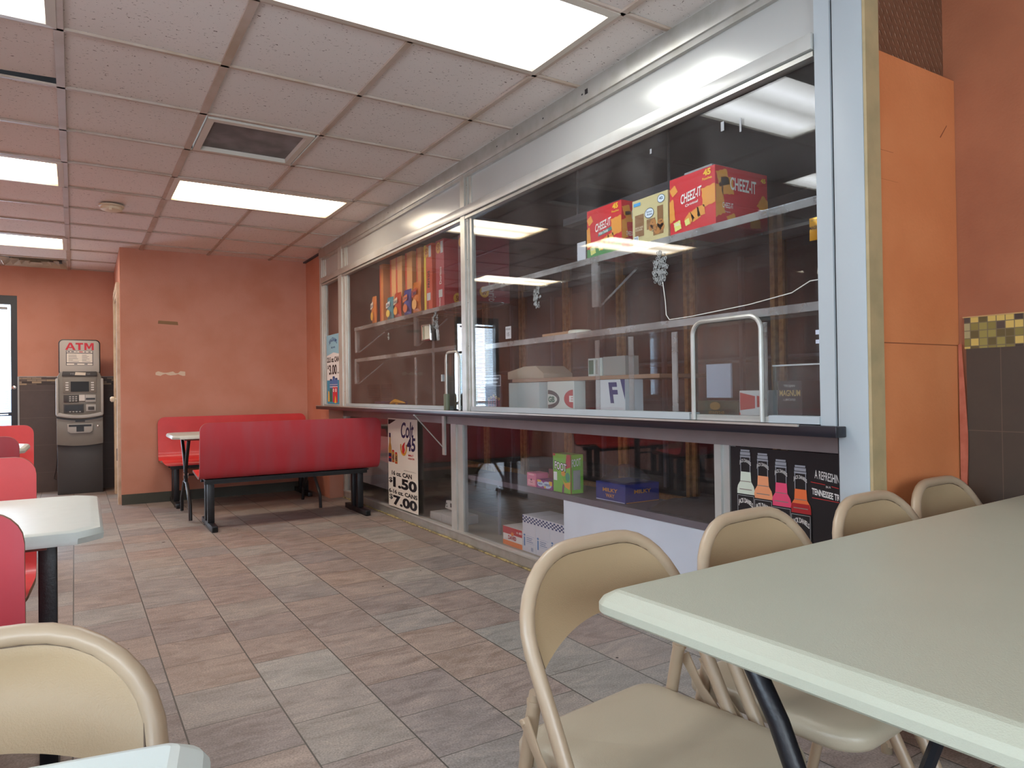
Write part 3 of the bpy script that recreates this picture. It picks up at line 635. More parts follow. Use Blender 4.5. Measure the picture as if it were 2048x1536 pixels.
# inside the display
tag(emit('display_shelf', G().box(2.283, 2.60, 1.37, 4.36, .445, .4775), mat('mauve_shelf', '#6a6168', .5)), 'grey mauve shelf behind the lower glass', 'shelf')
tag(emit('display_plinth', G().box(2.283, 2.75, 1.37, 6.9, 0, .070), mat('beige_plinth', '#a39a88', .6, var=.1)), 'beige plinth at floor level behind the lower glass', 'plinth')
tag(emit('backing_board', G().box(2.284, 2.300, 2.06, 3.215, .082, .444), mat('white_board_blue', '#e9eef2', .45, var=.04)), 'white board standing below the mauve shelf behind the lower glass', 'board')
tag(emit('grey_board', G().box(2.30, 2.315, 5.80, 6.85, .19, .66), mat('pale_grey_board', '#a9a4a4', .6)), 'pale grey board behind the lower glass, beyond the malt liquor price poster', 'board')
tag(emit('shelf_upright', G().box(2.42, 2.435, 4.17, 4.19, .072, .444), mat('dim_grey_upright', '#77757a', .5)), 'thin metal upright beneath the left end of the mauve shelf', 'upright')

# ------------------------------------------------------------ printed posters on the front
def poster(nm, F, m, lab):
    g = G(); N_ = F.N; a = [F.p(0, 0, 0), F.p(1, 0, 0), F.p(1, 1, 0), F.p(0, 1, 0)]; b = [tuple(Vector(q)-N_*.002) for q in a]
    g.add(a+b, [(0, 1, 2, 3), (7, 6, 5, 4), (0, 4, 5, 1), (1, 5, 6, 2), (2, 6, 7, 3), (3, 7, 4, 0)])
    return tag(emit(nm, g, m), lab, 'poster')
def bottle(D, x, y, w, h):   # bottle silhouette in face units
    D.poly([(x-w*.5, y), (x+w*.5, y), (x+w*.5, y+h*.45), (x+w*.42, y+h*.55), (x+w*.2, y+h*.68), (x+w*.18, y+h), (x-w*.18, y+h), (x-w*.2, y+h*.68), (x-w*.42, y+h*.55), (x-w*.5, y+h*.45)])
INKB, INKN, INKR, INKG = flat('0d0d12'), flat('1c2350'), flat('c4302c'), flat('cf9a2e')
F = FX(2.230, 5.745, 5.115, .090, .84)
P1 = poster('price_poster', F, flat('ddd8cc'), 'tall white malt liquor price poster reading 16 oz. CAN $1.50 on the lower glass')
Ink(F).text('16 oz. CAN', .13, .356, .68, .052, .035).text('$', .02, .262, .13, .062, .02).text('1.50', .17, .222, .80, .118, .045).text('6-16 oz. CANS', .02, .150, .96, .048, .035).text('$', .03, .072, .13, .062, .02).text('7.00', .17, .022, .80, .112, .045).poly([(.02, .985), (.30, .985), (.06, .93), (.02, .93)]).rect(.55, .432, .95, .434).rect(.55, .44, .9, .441).build('lettering', INKB, P1)
Ink(F).text('Colt', .47, .785, .42, .175, .02, .15, slope=.05).text('45', .66, .655, .28, .150, .03, .1).build('brand_lettering', INKN, P1, .0018)
D = Ink(F).ring(.55, .68, .11, .085, .035, 24, math.pi*.95, math.pi*2.05).rect(.44, .68, .475, .72).rect(.625, .68, .66, .72); D.build('horseshoe', INKG, P1)
Ink(F).poly([(.50, .63), (.56, .61), (.60, .66), (.58, .70), (.61, .75), (.55, .73), (.50, .70)]).text('MALT', .71, .60, .16, .022, .03).text('LIQUOR', .70, .565, .21, .022, .03).build('red_print', INKR, P1, .0018)
D = Ink(F); bottle(D, .075, .53, .11, .28); D.rect(.14, .50, .23, .62); D.rect(.25, .49, .34, .60); D.build('can_print', flat('b98a3a'), P1)
Ink(F).rect(.02, .50, .13, .60).rect(.045, .78, .105, .83).text('45', .155, .53, .06, .06, .03).text('45', .265, .52, .06, .06, .03).build('can_label', INKN, P1, .002)
Ink(F).ell(.075, .55, .045, .012).ell(.19, .63, .04, .012).ell(.295, .61, .04, .012).rect(.155, .505, .21, .52).rect(.265, .495, .32, .51).build('can_red', INKR, P1, .0024)
F = FX(2.030, 6.845, 6.405, .958, 1.625)
P2 = poster('price_poster', F, flat('e3e6e6'), 'narrow blue topped price poster reading 23.5 oz. CANS $3.00 in the partition')
P2['category'] = 'poster'
Ink(F).rect(0, .78, 1, 1).poly([(0, .78), (1, .78), (1, .70), (.5, .74), (0, .70)]).build('blue_sky_print', flat('8fc3d8'), P2, .001)
Ink(F).rect(0, 0, 1, .34).build('sea_print', flat('2f8fb5'), P2, .001)
Ink(F).text('23.5 oz. CANS', .03, .60, .94, .078, .035).text('$', .05, .50, .10, .06, .02).text('3.00', .17, .42, .55, .145, .03).text('EACH', .76, .43, .2, .025, .01).build('lettering', INKB, P2)
Ink(F).text('SEAGRAMS', .18, .85, .58, .06, .02, arch=.05).text('ESCAPES', .33, .80, .3, .025, .01).build('brand_lettering', flat('2a4f8f'), P2, .0016)
D = Ink(F)
for x, h in ((.30, .35), (.50, .385), (.68, .36)): D.rect(x-.085, .10, x+.085, h); D.ell(x, h, .085, .012)
D.build('can_print', flat('4a6fb0'), P2, .0016)
Ink(F).rect(.42, .02, .76, .24).text('CI', .44, .245, .24, .02).build('red_can_print', flat('c9283c'), P2, .002); Ink(F).rect(.22, .03, .38, .22).build('green_can_print', flat('27644c'), P2, .002)
Ink(F).text('0', .44, .17, .1, .05, .02).text('1', .62, .17, .07, .05, .02).rect(.22, .24, .78, .25).rect(.22, .275, .78, .28).build('can_lettering', flat('e8ece8'), P2, .0026)
Ink(F).poly([(.08, .03), (.2, .03), (.18, .17), (.1, .19)]).poly([(.55, .01), (.68, .01), (.66, .08), (.6, .12)]).build('drink_print', flat('e8b52e'), P2, .003)
F = FX(2.230, 1.968, 1.36, .24, .825)
P3 = poster('bottle_poster', F, flat('0c0c10'), 'black whiskey cooler poster with four coloured bottles beside the white column')
cols = ['cfd6c4', 'e8986a', 'e24a70', 'e8703a']; xs = [.123, .26, .396, .533]; tops = [.985, .97, .94, .915]
D = Ink(F).text('A REFRESHIN', .632, .845, .158, .052, .01, slope=-.12); D.build('lettering', flat('e6e2dc'), P3, .003)
Ink(F).text('IN A', .705, .793, .03, .014, .01).build('lettering', flat('e6e2dc'), P3, .003)
Ink(F).text('TENNESSEE TR', .612, .745, .180, .040, .03, slope=-.12).build('lettering', flat('e6e2dc'), P3, .003)
for x0, x1, y in ((.605, .70, .818), (.74, .79, .804), (.612, .79, .722)): Ink(F).poly([(x0, y), (x1, y-.008), (x1, y-.004), (x0, y+.004)]).build('red_rule', INKR, P3, .003)
for k, (x, tp, c) in enumerate(zip(xs, tops, cols)):
    lt, lb = tp-.15, tp-.30
    B = Ink(F).poly([(x-.070, lb-.03), (x+.070, lb-.03), (x+.070, lb+.03), (x+.064, lb+.055), (x+.044, lb+.085), (x+.040, lt), (x-.040, lt), (x-.044, lb+.085), (x-.064, lb+.055), (x-.070, lb+.03)]).build('bottle_print', flat(c), P3, .001+.0002*k)
    if k == 3: Ink(F).poly([(x-.070, lb-.03), (x+.070, lb-.03), (x+.070, lb+.03), (x+.060, lb+.06), (x-.060, lb+.06), (x-.070, lb+.03)]).build('bottle_print', flat('a81c22'), P3, .0022)
    Ink(F).rect(x-.050, lb+.028, x+.050, lb+.034).rect(x-.042, lb+.083, x+.042, lb+.088).build('bottle_edge', flat('8a7a70'), P3, .0024)
    Ink(F).rect(x-.040, lt, x-.035, tp-.05).rect(x+.035, lt, x+.040, tp-.05).rect(x-.042, tp-.052, x+.042, tp-.040).rect(x-.040, tp-.036, x+.040, tp-.016).rect(x-.036, tp-.012, x+.036, tp).build('bottle_neck_print', flat('9a9aa0'), P3, .0022)
    Ink(F).text('JACK DANIELS', x-.046, tp-.105, .092, .030, .02, arch=.018, slope=-.1).build('neck_lettering', flat('d8d4ce'), P3, .0026)
    Ink(F).rect(x-.072, lb-.36, x+.072, lb).build('bottle_label', flat('101014'), P3, .0026)
    Ink(F).rect(x-.066, lb-.34, x-.063, lb-.01).rect(x+.063, lb-.34, x+.066, lb-.01).rect(x-.066, lb-.012, x+.066, lb-.009).build('label_border', flat('a8a8a8'), P3, .003)
    Ink(F).text('JACK DANIELS', x-.058, lb-.085, .116, .042, .02, arch=.022, slope=-.12).build('label_lettering', flat('e6e2dc'), P3, .003)
    Ink(F).ell(x, lb-.125, .018, .019, 16).build('label_roundel', flat(('e0603c', 'd8a06a', 'e0507a', 'd84a52')[k]), P3, .0032)
Ink(F).text('Black Jack', .495, .385, .075, .026, .01).build('flavour_lettering', flat('d84a52'), P3, .0032)
Ink(F).text('COLA', .51, .355, .045, .022, .01).build('flavour_lettering', flat('d84a52'), P3, .0032)

# ------------------------------------------------------------ boxes with print
def carton(nm, x0, x1, y0, y1, z0, z1, m, lab, cat='box', group=None, rz=0):
    """faces: front = -x side, side = -y side"""
    cx, cy = (x0+x1)/2, (y0+y1)/2
    o = emit(nm, G().box(x0-cx, x1-cx, y0-cy, y1-cy, 0, z1-z0), m, None, bevel=.0015, bseg=1)
    o.location = (cx, cy, z0); o.rotation_euler = (0, 0, rz); tag(o, lab, cat, group); return o
def cfaces(o, x0, x1, y0, y1, z0, z1):
    cx, cy = (x0+x1)/2, (y0+y1)/2
    class Off: pass
    f = Face((x0-cx, y1-cy, 0), (0, -1, 0), (0, 0, 1), y1-y0, z1-z0); s = Face((x0-cx, y0-cy, 0), (1, 0, 0), (0, 0, 1), x1-x0, z1-z0); return f, s
def bld(D, nm, m, o, d):   # build in the local frame of o
    for vv, ff in D.parts():
        g = G(); g.v = [D.F.p(min(1, max(0, x)), min(1, max(0, y)), d) for x, y in vv]; g.f = ff; g.mi = [0]*len(ff); emit(nm, g, m, o, world=False)
CR = flat('d01f2c'); CRK = flat('e79a3a'); CRK2 = flat('f0b860')
def cracker(D, x, y, r, a, asp=1, hole=None):
    n = 20; pts = []
    for k in range(n):
        t_ = 4*k/n; e = int(t_); q = t_-e; cs = [(-1, -1), (1, -1), (1, 1), (-1, 1), (-1, -1)]
        px = cs[e][0]*(1-q)+cs[e+1][0]*q; py = cs[e][1]*(1-q)+cs[e+1][1]*q; w = 1+(.05 if k % 2 else -.04)
        X = (px*math.cos(a)-py*math.sin(a))*r*w; Y = (px*math.sin(a)+py*math.cos(a))*r*w*asp; pts.append((x+X, y+Y))
    D.poly(pts)
def cheese_box(x0, x1, y0, y1, z0, z1, lab, kind):
    b = (x0, x1, y0, y1, z0, z1); o = carton('cracker_box', *b, CR, lab, group='snack boxes on the high shelf'); f, s = cfaces(o, *b); a = f.w/f.h
    if kind == 'white':
        bld(Ink(f).rect(0, 0, 1, .19), 'green_band', flat('3d8a4a'), o, .001); bld(Ink(f).poly([(.34, .40), (.80, .47), (.8, .55), (.34, .46)]), 'flavour_band', flat('3f7f78'), o, .0012)
    D = Ink(f); cracker(D, .88, .52, .15, .1, a); cracker(D, .10, .78, .07, .5, a); cracker(D, .02, .42, .09, .2, a*2); cracker(D, .58, .26, .09, .3, a); cracker(D, .45, .22, .08, .7, a); cracker(D, .70, .30, .08, .1, a)
    bld(D, 'cracker_print', CRK, o, .0014)
    D = Ink(f); cracker(D, .18, .15, .075, .2, a); cracker(D, .40, .17, .05, .3, a); bld(D, 'offer_print', flat('dfe07a'), o, .0018)
    bld(Ink(f).text('CHEEZ-IT', .26, .50, .46, .17, .02, .1, slope=.12), 'brand_lettering', flat('f2ece4'), o, .002)
    bld(Ink(f).text('Original' if kind != 'white' else 'White Cheddar', .36, .42, .28, .06, .02, slope=.1).text('100%', .12, .15, .11, .05, .02), 'flavour_lettering', flat('f2ece4') if kind != 'white' else flat('e8f0e8'), o, .0022)
    bld(Ink(f).text('45', .76, .86, .16, .11, .05).text('Pouches', .74, .79, .2, .045, .02), 'count_lettering', flat('f5c02e'), o, .002)
    a = s.w/s.h; D = Ink(s); cracker(D, .14, .80, .10, .3, a); cracker(D, .22, .68, .11, .1, a); cracker(D, .05, .42, .10, .2, a*2); cracker(D, .92, .45, .10, .9, a); cracker(D, .74, .16, .10, .1, a); cracker(D, .30, .10, .08, .4, a); bld(D, 'cracker_print', CRK, o, .0014)
    bld(Ink(s).text('CHEEZ-IT', .27, .62, .50, .22, .02).text('CHEEZ-IT', .12, .30, .20, .09, .01).text('Original', .16, .22, .1, .03), 'brand_lettering', flat('f2ece4'), o, .002)
    bld(Ink(s).text('45', .86, .84, .1, .08, .04), 'count_lettering', flat('f5c02e'), o, .002); return o
# clear shelves behind the partition
def shelf(y0, y1, z, lab, x0=2.072, x1=2.36):
    o = emit('acrylic_shelf', G().box(x0, x1, y0, y1, z-.012, z), G_clear); tag(o, lab, 'shelf', 'clear shelves behind the partition')
    emit('front_strip', G().box(x0-.006, x0-.001, y0, y1, z-.030, z-.0005), G_milky, o)
    emit('back_edge', G().box(x1+.001, x1+.003, y0, y1, z-.012, z), G_milky, o); return o
ZS = 1.695
shelf(1.42, 3.74, ZS, 'high clear shelf carrying the snack boxes, right of the middle post')
shelf(1.42, 3.70, 1.345, 'lower clear shelf right of the middle post, above the hatch')
shelf(3.97, 6.12, 1.645, 'high clear shelf carrying the chip bags, left of the middle post')
shelf(4.10, 6.12, 1.365, 'lower clear shelf left of the middle post, empty')
def gusset(y, zt, zb, lab):
    o = emit('shelf_bracket', G().box(2.066, 2.074, y-.022, y+.022, zb, zt-.032).box(2.074, 2.10, y-.003, y+.003, zb, zt-.04).prism([(2.10, zb+.01), (2.10, zb), (2.34, zt-.035), (2.33, zt-.03)], 'y', y-.003, y+.003), G_milky); tag(o, lab, 'bracket', 'clear shelf brackets')
gusset(2.63, ZS, 1.455, 'milky triangular bracket under the high shelf, below the white cheddar box')
gusset(4.76, 1.645, 1.40, 'milky triangular bracket under the chip shelf beside the small metal frame')
gusset(6.10, 1.365, 1.14, 'milky triangular bracket at the far end of the lower left clear shelf')
gusset(6.08, 1.645, 1.42, 'milky triangular bracket at the far end of the chip shelf')
for y, z0, z1, l in ((2.62, .945, 1.33, 'clear divider upright right of the white cup lid'), (1.668, .945, 1.33, 'clear divider upright right of the arched hatch'), (4.76, .945, 1.35, 'clear divider upright under the empty left shelf'), (2.38, .945, 1.33, 'clear divider upright behind the pane between the white case and the arched hatch'), (2.11, .945, 1.33, 'clear divider upright left of the arched hatch'), (4.45, .945, 1.62, 'clear divider upright behind the small metal frame')):
    tag(emit('divider_upright', G().box(2.066, 2.073, y-.014, y+.014, z0, z1-.035), G_milky), l, 'upright', 'clear dividers')
cheese_box(2.082, 2.385, 1.891, 2.138, ZS, 1.928, 'large red cracker box reading Original, rightmost of the boxes on the high shelf', 'orig')
cheese_box(2.082, 2.30, 2.446, 2.702, ZS, 1.925, 'red cracker box with green base band, leftmost of the boxes on the high shelf', 'white')
b = (2.082, 2.25, 2.150, 2.372, ZS, 1.895); o = carton('cookie_box', *b, flat('cdbf8a'), 'tan cookie box between the two red cracker boxes', group='snack boxes on the high shelf'); f, s = cfaces(o, *b)
bld(Ink(f).rect(.08, .18, .34, .66).rect(.72, .3, .88, .72).rect(.42, .28, .66, .50).rect(.60, .12, .88, .3), 'brown_print', flat('8a6238'), o, .001)
D = Ink(f); [D.ell(x, y, r, r*f.w/f.h, 14) for x, y, r in ((.60, .38, .09), (.54, .30, .06), (.80, .34, .09), (.72, .24, .10), (.84, .26, .07))]; bld(D, 'cookie_print', flat('b87a3a'), o, .0014)
D = Ink(f); rn = random.Random(4); [D.ell(.52+.34*rn.random(), .2+.22*rn.random(), .010, .012, 6) for _ in range(26)]; bld(D, 'chip_print', flat('4a2c16'), o, .0018)
D = Ink(f).ell(.50, .63, .13, .11).ell(.83, .86, .10, .09).rect(.05, .04, .18, .2); bld(D, 'pale_print', flat('dce8ee'), o, .0016)
D = Ink(f).ring(.50, .63, .13, .11, .012).ring(.83, .86, .10, .09, .010).text('42', .78, .84, .1, .06, .03).text('Famous', .42, .64, .16, .045, .01).text('Amos', .43, .58, .15, .05, .02)
D.rect(.07, .05, .09, .18).rect(.10, .05, .11, .18).rect(.13, .05, .15, .18); bld(D, 'blue_print', flat('27466f'), o, .002)
bld(Ink(f).rect(.05, .86, .25, .93), 'handwritten_tag', flat('3f9fd8'), o, .0014)
bld(Ink(f).text('BITE SIZE', .10, .36, .22, .035, .01).text('COOKIES', .10, .31, .2, .035, .01), 'lettering', flat('e8dcb8'), o, .002)
b = (2.30, 2.42, 2.02, 2.20, ZS, 1.975); b2 = (2.39, 2.47, 1.93, 2.12, ZS+.01, 1.99)
tag(emit('grey_carton', G().box(2.13, 2.27, 1.95, 2.10, 1.9285, 1.955), flat('8c9494', .7)), 'low plain grey carton lying on top of the large red cracker box', 'box')
tag(emit('white_card', G().box(2.076, 2.080, 2.71, 2.775, ZS, 1.785), flat('c8ccd2', .6)), 'white card at the left end of the high shelf boxes', 'card')
# golden packet hanging by the column
o = emit('foil_packet', G().grid(lambda u, v: (2.066-.006*math.sin(math.pi*u)*math.sin(math.pi*v), 1.472-.062*u, 1.548+.075*v), 8, 8), mat('gold_foil', '#c9931f', .25, .4), smooth=True); tag(o, 'gold foil packet hanging on the glass beside the column', 'packet')
F = Face((2.058, 1.472, 1.548), (0, -1, 0), (0, 0, 1), .062, .075)
Ink(F).text('MAGNUM', .1, .45, .8, .16, .03).text('trojan', .2, .8, .6, .1, .01).build('lettering', flat('2a1c08'), o, .0015)

# chip shelf: upright shipping boxes, bags
ZT = 1.645
orange = [(5.585, 5.66, 'e08a4c'), (5.30, 5.42, 'e0a468'), (5.17, 5.295, 'dda066'), (4.97, 5.10, 'dca066'), (4.80, 4.885, 'd99a62')]
names = ['thin tan carton standing farthest left on the chip shelf', 'tan carton with red edge stripe behind the blue and white chip bag', 'tan carton with red edge stripe behind the red chip bag', 'tan carton with red edge stripe behind the blue chip bag', 'tan carton with red edge stripe behind the orange chip bag']
for (a, c, col), l in zip(orange, names):
    b = (2.14, 2.40, a, c, ZT, 2.145); o = carton('shipping_carton', *b, flat(col, .7), l, group='tan cartons on the chip shelf'); f, s = cfaces(o, *b)
    bld(Ink(f).rect(0, 0, .24, 1).text('KEEP DRY', .62, .08, .12, .32, .02, rot=90) if c-a > .1 else Ink(f).rect(.0, 0, .25, 1), 'red_stripe', flat('cf4a2c'), o, .001)
    bld(Ink(f).text('SNACK CHIPS', .21, .1, .12, .6, .01, rot=90) if False else Ink(f).rect(.34, .05, .36, .35).rect(.42, .05, .44, .3).rect(.78, .05, .80, .42), 'fine_print', flat('b8482c'), o, .0012)
def snack(y0, y1, z1, main, accent, word, lab, edge):
    b = (2.12, 2.42, y0, y1, ZT, z1); o = carton('chip_box', *b, flat(main), lab, group='printed chip boxes on the chip shelf'); f, s = cfaces(o, *b)
    bld(Ink(f).rect(0, 0, .26, 1) if edge else Ink(f).rect(0, 0, .02, 1), 'yellow_edge', flat(accent), o, .001)
    bld(Ink(f).ell(.34, .89, .28, .085), 'count_roundel', flat('e0a23a'), o, .0014)
    bld(Ink(f).text('50', .5, .85, .30, .09, .03, rot=90).text('50' if False else 'x', .9, .5, .01, .01), 'count_lettering', flat('a83a1c'), o, .0018)
    bld(Ink(f).rect(.62, .80, .92, .97).rect(.36, .16, .80, .27), 'label_print', flat('cfd0ce'), o, .0016)
    bld(Ink(f).text(word, .72, .35, .26, .25, .02, rot=90).text(word, .55, .03, .16, .12, .02, rot=90), 'brand_lettering', flat('2a1a1a') if edge else flat('f0e8e0'), o, .002)
    bld(Ink(s).text(word, .45, .3, .2, .4, .02, rot=-90), 'brand_lettering', flat('9a8a8a'), o, .002)
    bld(Ink(s).ell(.35, .14, .12, .08), 'count_roundel', flat('d8a33a'), o, .0014); bld(Ink(s).text('50', .30, .10, .1, .08, .03), 'count_lettering', flat('7a1c1c'), o, .0018); return o
snack(4.565, 4.70, 2.13, 'd8502c', 'e6c832', 'FRITOS', 'orange and yellow chip box standing beside the tan cartons', True)
snack(4.37, 4.50, 2.125, 'b8323c', 'b8323c', 'Doritos', 'tall red chip box with a round yellow 50 badge', False)
snack(3.99, 4.15, 2.10, '7a2434', '7a2434', 'Doritos', 'dark red chip box nearest the middle post', False)
def chip_bag(y, w, h, c1, c2, c3, word, lab):
    x = 2.105; o_ = G()
    def fn(u, v):
        b = math.sin(math.pi*u)**.6*math.sin(math.pi*min(1, max(0, v)))**.5*.022; rag = .004*math.sin(u*40+v*3)*(1 if v < .05 or v > .95 else .3)
        pin = 1-.10*math.sin(math.pi*v); return (u, v, b, rag, pin)
    def F1(u, v): a = fn(u, v); return (x-a[2], y+w/2-w*(.5+(u-.5)*a[4]*1.0)+a[3]*.3, ZT+h*v+a[3])
    def F2(u, v): a = fn(u, v); return (x+a[2], y+w/2-w*(.5+(u-.5)*a[4]*1.0)+a[3]*.3, ZT+h*v+a[3])
    o_.grid(F1, 14, 14); o_.grid(F2, 14, 14)
    o = emit('chip_bag', o_, mat('foil_'+c1, '#'+c1, .3, .1, bump=.8, bscale=28), smooth=True); tag(o, lab, 'chip bag', 'small chip bags on the high left shelf')
    f = Face((x-.0235, y+w/2, ZT), (0, -1, 0), (0, 0, 1), w, h)
    Ink(f).ell(.5, .28, .3, .16).build('chip_print', flat(c3), o, .001); Ink(f).poly([(.2, .5), (.8, .6), (.8, .8), (.2, .72)]).build('logo_patch', flat(c2), o, .0012)
    Ink(f).text(word, .24, .56, .52, .14, .03, slope=.1).build('brand_lettering', flat('20305a' if c2 != '20305a' else 'f0f0f0'), o, .0016)
chip_bag(5.70, .10, .235, 'd8772c', 'e8dcc8', 'e8a83a', 'Lays', 'orange and white chip bag, farthest left of the chip bags')
chip_bag(5.33, .135, .185, '3a8a9a', 'e8e8e0', 'e8c050', 'Ruffles', 'teal and white chip bag, second from the left of the chip bags')
chip_bag(5.17, .13, .20, 'cc4a2a', 'e8d0b0', 'f0a040', 'Hot', 'red and orange chip bag between the teal and blue bags')
chip_bag(4.975, .14, .20, '2c3f8f', 'e8762c', 'd86a2c', 'Chips', 'dark blue chip bag right of the red one')
chip_bag(4.80, .145, .235, 'dd7a2e', 'c8482c', 'f0b060', 'Cheetos', 'bright orange chip bag, rightmost of the chip bags')
# small metal frame on the left pane
t = thing('speak_through_frame', 'small tilted square metal frame on the left pane near the narrow hatch', 'metal frame', (X0, 4.44, 1.41))
p = [(X0-.002, 4.50, 1.42), (X0-.002, 4.36, 1.42), (X0-.002, 4.38, 1.52), (X0-.002, 4.505, 1.525)]
emit('rim', G().tube(p, .009, 6, True), M_chrome, t); emit('back_plate', G().add([(X0+.004, a, b) for _, a, b in p], [(0, 1, 2, 3)]), mat('brass_mesh', '#9a8a6a', .35, .5), t)
# ------------------------------------------------------------ things behind the lower glass
zs = .478
b = (2.31, 2.40, 3.535, 3.636, zs, .561); o = carton('candy_box', *b, flat('e0708c'), 'small pink candy box on the mauve shelf, left of the others'); f, s = cfaces(o, *b); o['group'] = 'candy on the mauve shelf'
bld(Ink(f).rect(.1, .1, .9, .5).rect(.2, .82, .8, .92), 'pale_print', flat('f0a0a8'), o, .001); bld(Ink(f).ell(.5, .5, .08, .08).rect(.35, .3, .65, .33), 'dark_print', flat('6a2040'), o, .0014)
b = (2.31, 2.44, 3.362, 3.528, zs, .528); o = carton('candy_box', *b, flat('9a3a8a'), 'low purple and yellow candy tray between the pink box and the green carton'); f, s = cfaces(o, *b); o['group'] = 'candy on the mauve shelf'
bld(Ink(f).ell(.25, .55, .2, .35).ell(.68, .5, .27, .4), 'pale_print', flat('c8d8e8'), o, .001); bld(Ink(f).rect(.05, .75, .3, 1).rect(.8, .5, 1, 1).rect(.5, .1, .6, .35), 'yellow_print', flat('e8b83a'), o, .0014); bld(Ink(f).text('NERDS', .12, .45, .26, .2, .03).text('NERDS', .52, .4, .34, .25, .03), 'lettering', flat('3a4aa0'), o, .0018)
tag(emit('candy_carton_lid', G().box(2.40, 2.41, 3.34, 3.53, zs, .585), flat('7a2f3c')), 'dark pink open carton flap behind the candy tray', 'carton flap')
b = (2.31, 2.40, 3.182, 3.352, zs, .697); o = carton('fruit_snack_box', *b, flat('7fc043'), 'green fruit snack carton standing on the mauve shelf'); o['group'] = 'candy on the mauve shelf'; f, s = cfaces(o, *b)
bld(Ink(f).poly([(.7, .62), (1, .68), (1, 1), (.8, 1)]).rect(0, .94, .15, 1), 'red_print', flat('b8323a'), o, .001); bld(Ink(f).ell(.85, .42, .12, .12), 'teal_print', flat('3a9a78'), o, .0012)
bld(Ink(f).poly([(.5, .38), (.7, .26), (1, .3), (.95, .1), (.7, .16), (.6, .3)]).ell(.6, .5, .12, .07), 'orange_print', flat('eaa03a'), o, .0014); bld(Ink(f).poly([(.52, 0), (.62, 0), (.66, .2), (.58, .24), (.54, .14)]), 'purple_print', flat('7a4a6a'), o, .0016)
bld(Ink(f).text('FOOT', .09, .58, .72, .24, .08, slope=-.1), 'lettering_outline', flat('141414'), o, .0016); bld(Ink(f).text('FOOT', .12, .60, .66, .20, .02, slope=-.1).rect(.05, .3, .25, .52), 'brand_lettering', flat('f4f4f0'), o, .002)
bld(Ink(s).rect(0, 0, .06, 1), 'red_print', flat('b8323a'), o, .001); bld(Ink(s).rect(.2, .1, .75, .6), 'panel_print', flat('a8a8a0'), o, .0012); bld(Ink(s).text('FOOT', .1, .68, .7, .2, .02, slope=.1), 'brand_lettering', flat('e0e0d8'), o, .0016)
b = (2.33, 2.56, 2.74, 2.98, zs, .575); o = carton('candy_bar_box', *b, flat('232f78'), 'blue candy bar box covered in plastic film on the mauve shelf'); o['group'] = 'candy on the mauve shelf'; f, s = cfaces(o, *b)
bld(Ink(f).text('MILKY', .25, .5, .5, .2, .03).text('WAY', .35, .2, .3, .2, .03), 'brand_lettering', flat('c88a3a'), o, .0014); bld(Ink(f).rect(.02, .02, .98, .06), 'white_line', flat('b8c0d8'), o, .0014)
bld(Ink(s).text('MILKY', .25, .5, .5, .2, .03).rect(.02, .02, .98, .06), 'brand_lettering', flat('c88a3a'), o, .0014)
g = G(); rn = random.Random(11)
g.grid(lambda u, v: (2.335+.22*u, 2.745+.23*v, .584+.085*math.sin(math.pi*u)*math.sin(math.pi*v)**.7+rn.uniform(-.006, .006)), 10, 10)
tag(emit('plastic_film', g, G_wrap, smooth=True), 'crumpled clear plastic film bulging over the blue candy bar box', 'plastic film')
g = G(); rn = random.Random(12)
g.grid(lambda u, v: (2.30+.26*u, 1.45+1.10*v, zs+.006+.085*max(0, math.sin(math.pi*u))**.5*max(0, math.sin(math.pi*v))**.35+rn.uniform(-.005, .005)*(0 < u < 1)), 12, 26)
tag(emit('folded_cloth', g, mat('black_brown_cloth', '#2c2526', .95), smooth=True), 'dark folded cloth lying on the mauve shelf behind the black bottle poster side', 'cloth')
zp = .070
b = (2.31, 2.46, 3.70, 3.935, zp, .188); o = carton('seed_box', *b, flat('e6e0d8'), 'red white and orange sunflower seed box on the beige plinth'); f, s = cfaces(o, *b)
bld(Ink(f).rect(0, .62, 1, 1), 'red_band', flat('c02830'), o, .001); bld(Ink(f).rect(0, 0, 1, .26).ell(.5, .66, .08, .1), 'orange_band', flat('e8803a'), o, .0012)
bld(Ink(f).text('DAVID', .28, .34, .42, .22, .04), 'brand_lettering', flat('b82430'), o, .0014); bld(Ink(f).text('n 60', .72, .76, .26, .13, .02), 'count_lettering', flat('f0ece8'), o, .0014)
for k in range(3):
    y1 = 3.695-.151*k; b = (2.31, 2.52, y1-.148, y1, zp, .293)
    o = carton('milk_carton_box', *b, flat('d9dade'), ['white box with blue check band touching the sunflower seed box', 'middle one of three white boxes with a blue check band on the plinth', 'white box with blue check band nearest the white board'][k], group='white check band boxes'); f, s = cfaces(o, *b)
    D = Ink(f)
    for i in range(8):
        for j in range(4):
            if (i+j) % 2: D.rect(i/8, .80+.045*j, (i+1)/8, .845+.045*j)
    bld(D, 'check_band', flat('25386f'), o, .001)
    D = Ink(f).rect(.1, .15, .2, .4).ell(.15, .45, .07, .03).rect(.28, .44, .9, .445).rect(.28, .24, .9, .245); bld(D, 'bottle_print', flat('5a86b8'), o, .001)
    D = Ink(f).rect(.3, .38, .75, .40).rect(.3, .33, .7, .35).rect(.3, .28, .8, .30).rect(.65, .05, .68, .15).rect(.7, .05, .72, .15).rect(.74, .05, .78, .15).rect(.8, .05, .81, .15); bld(D, 'fine_print', flat('7f90b0'), o, .001)
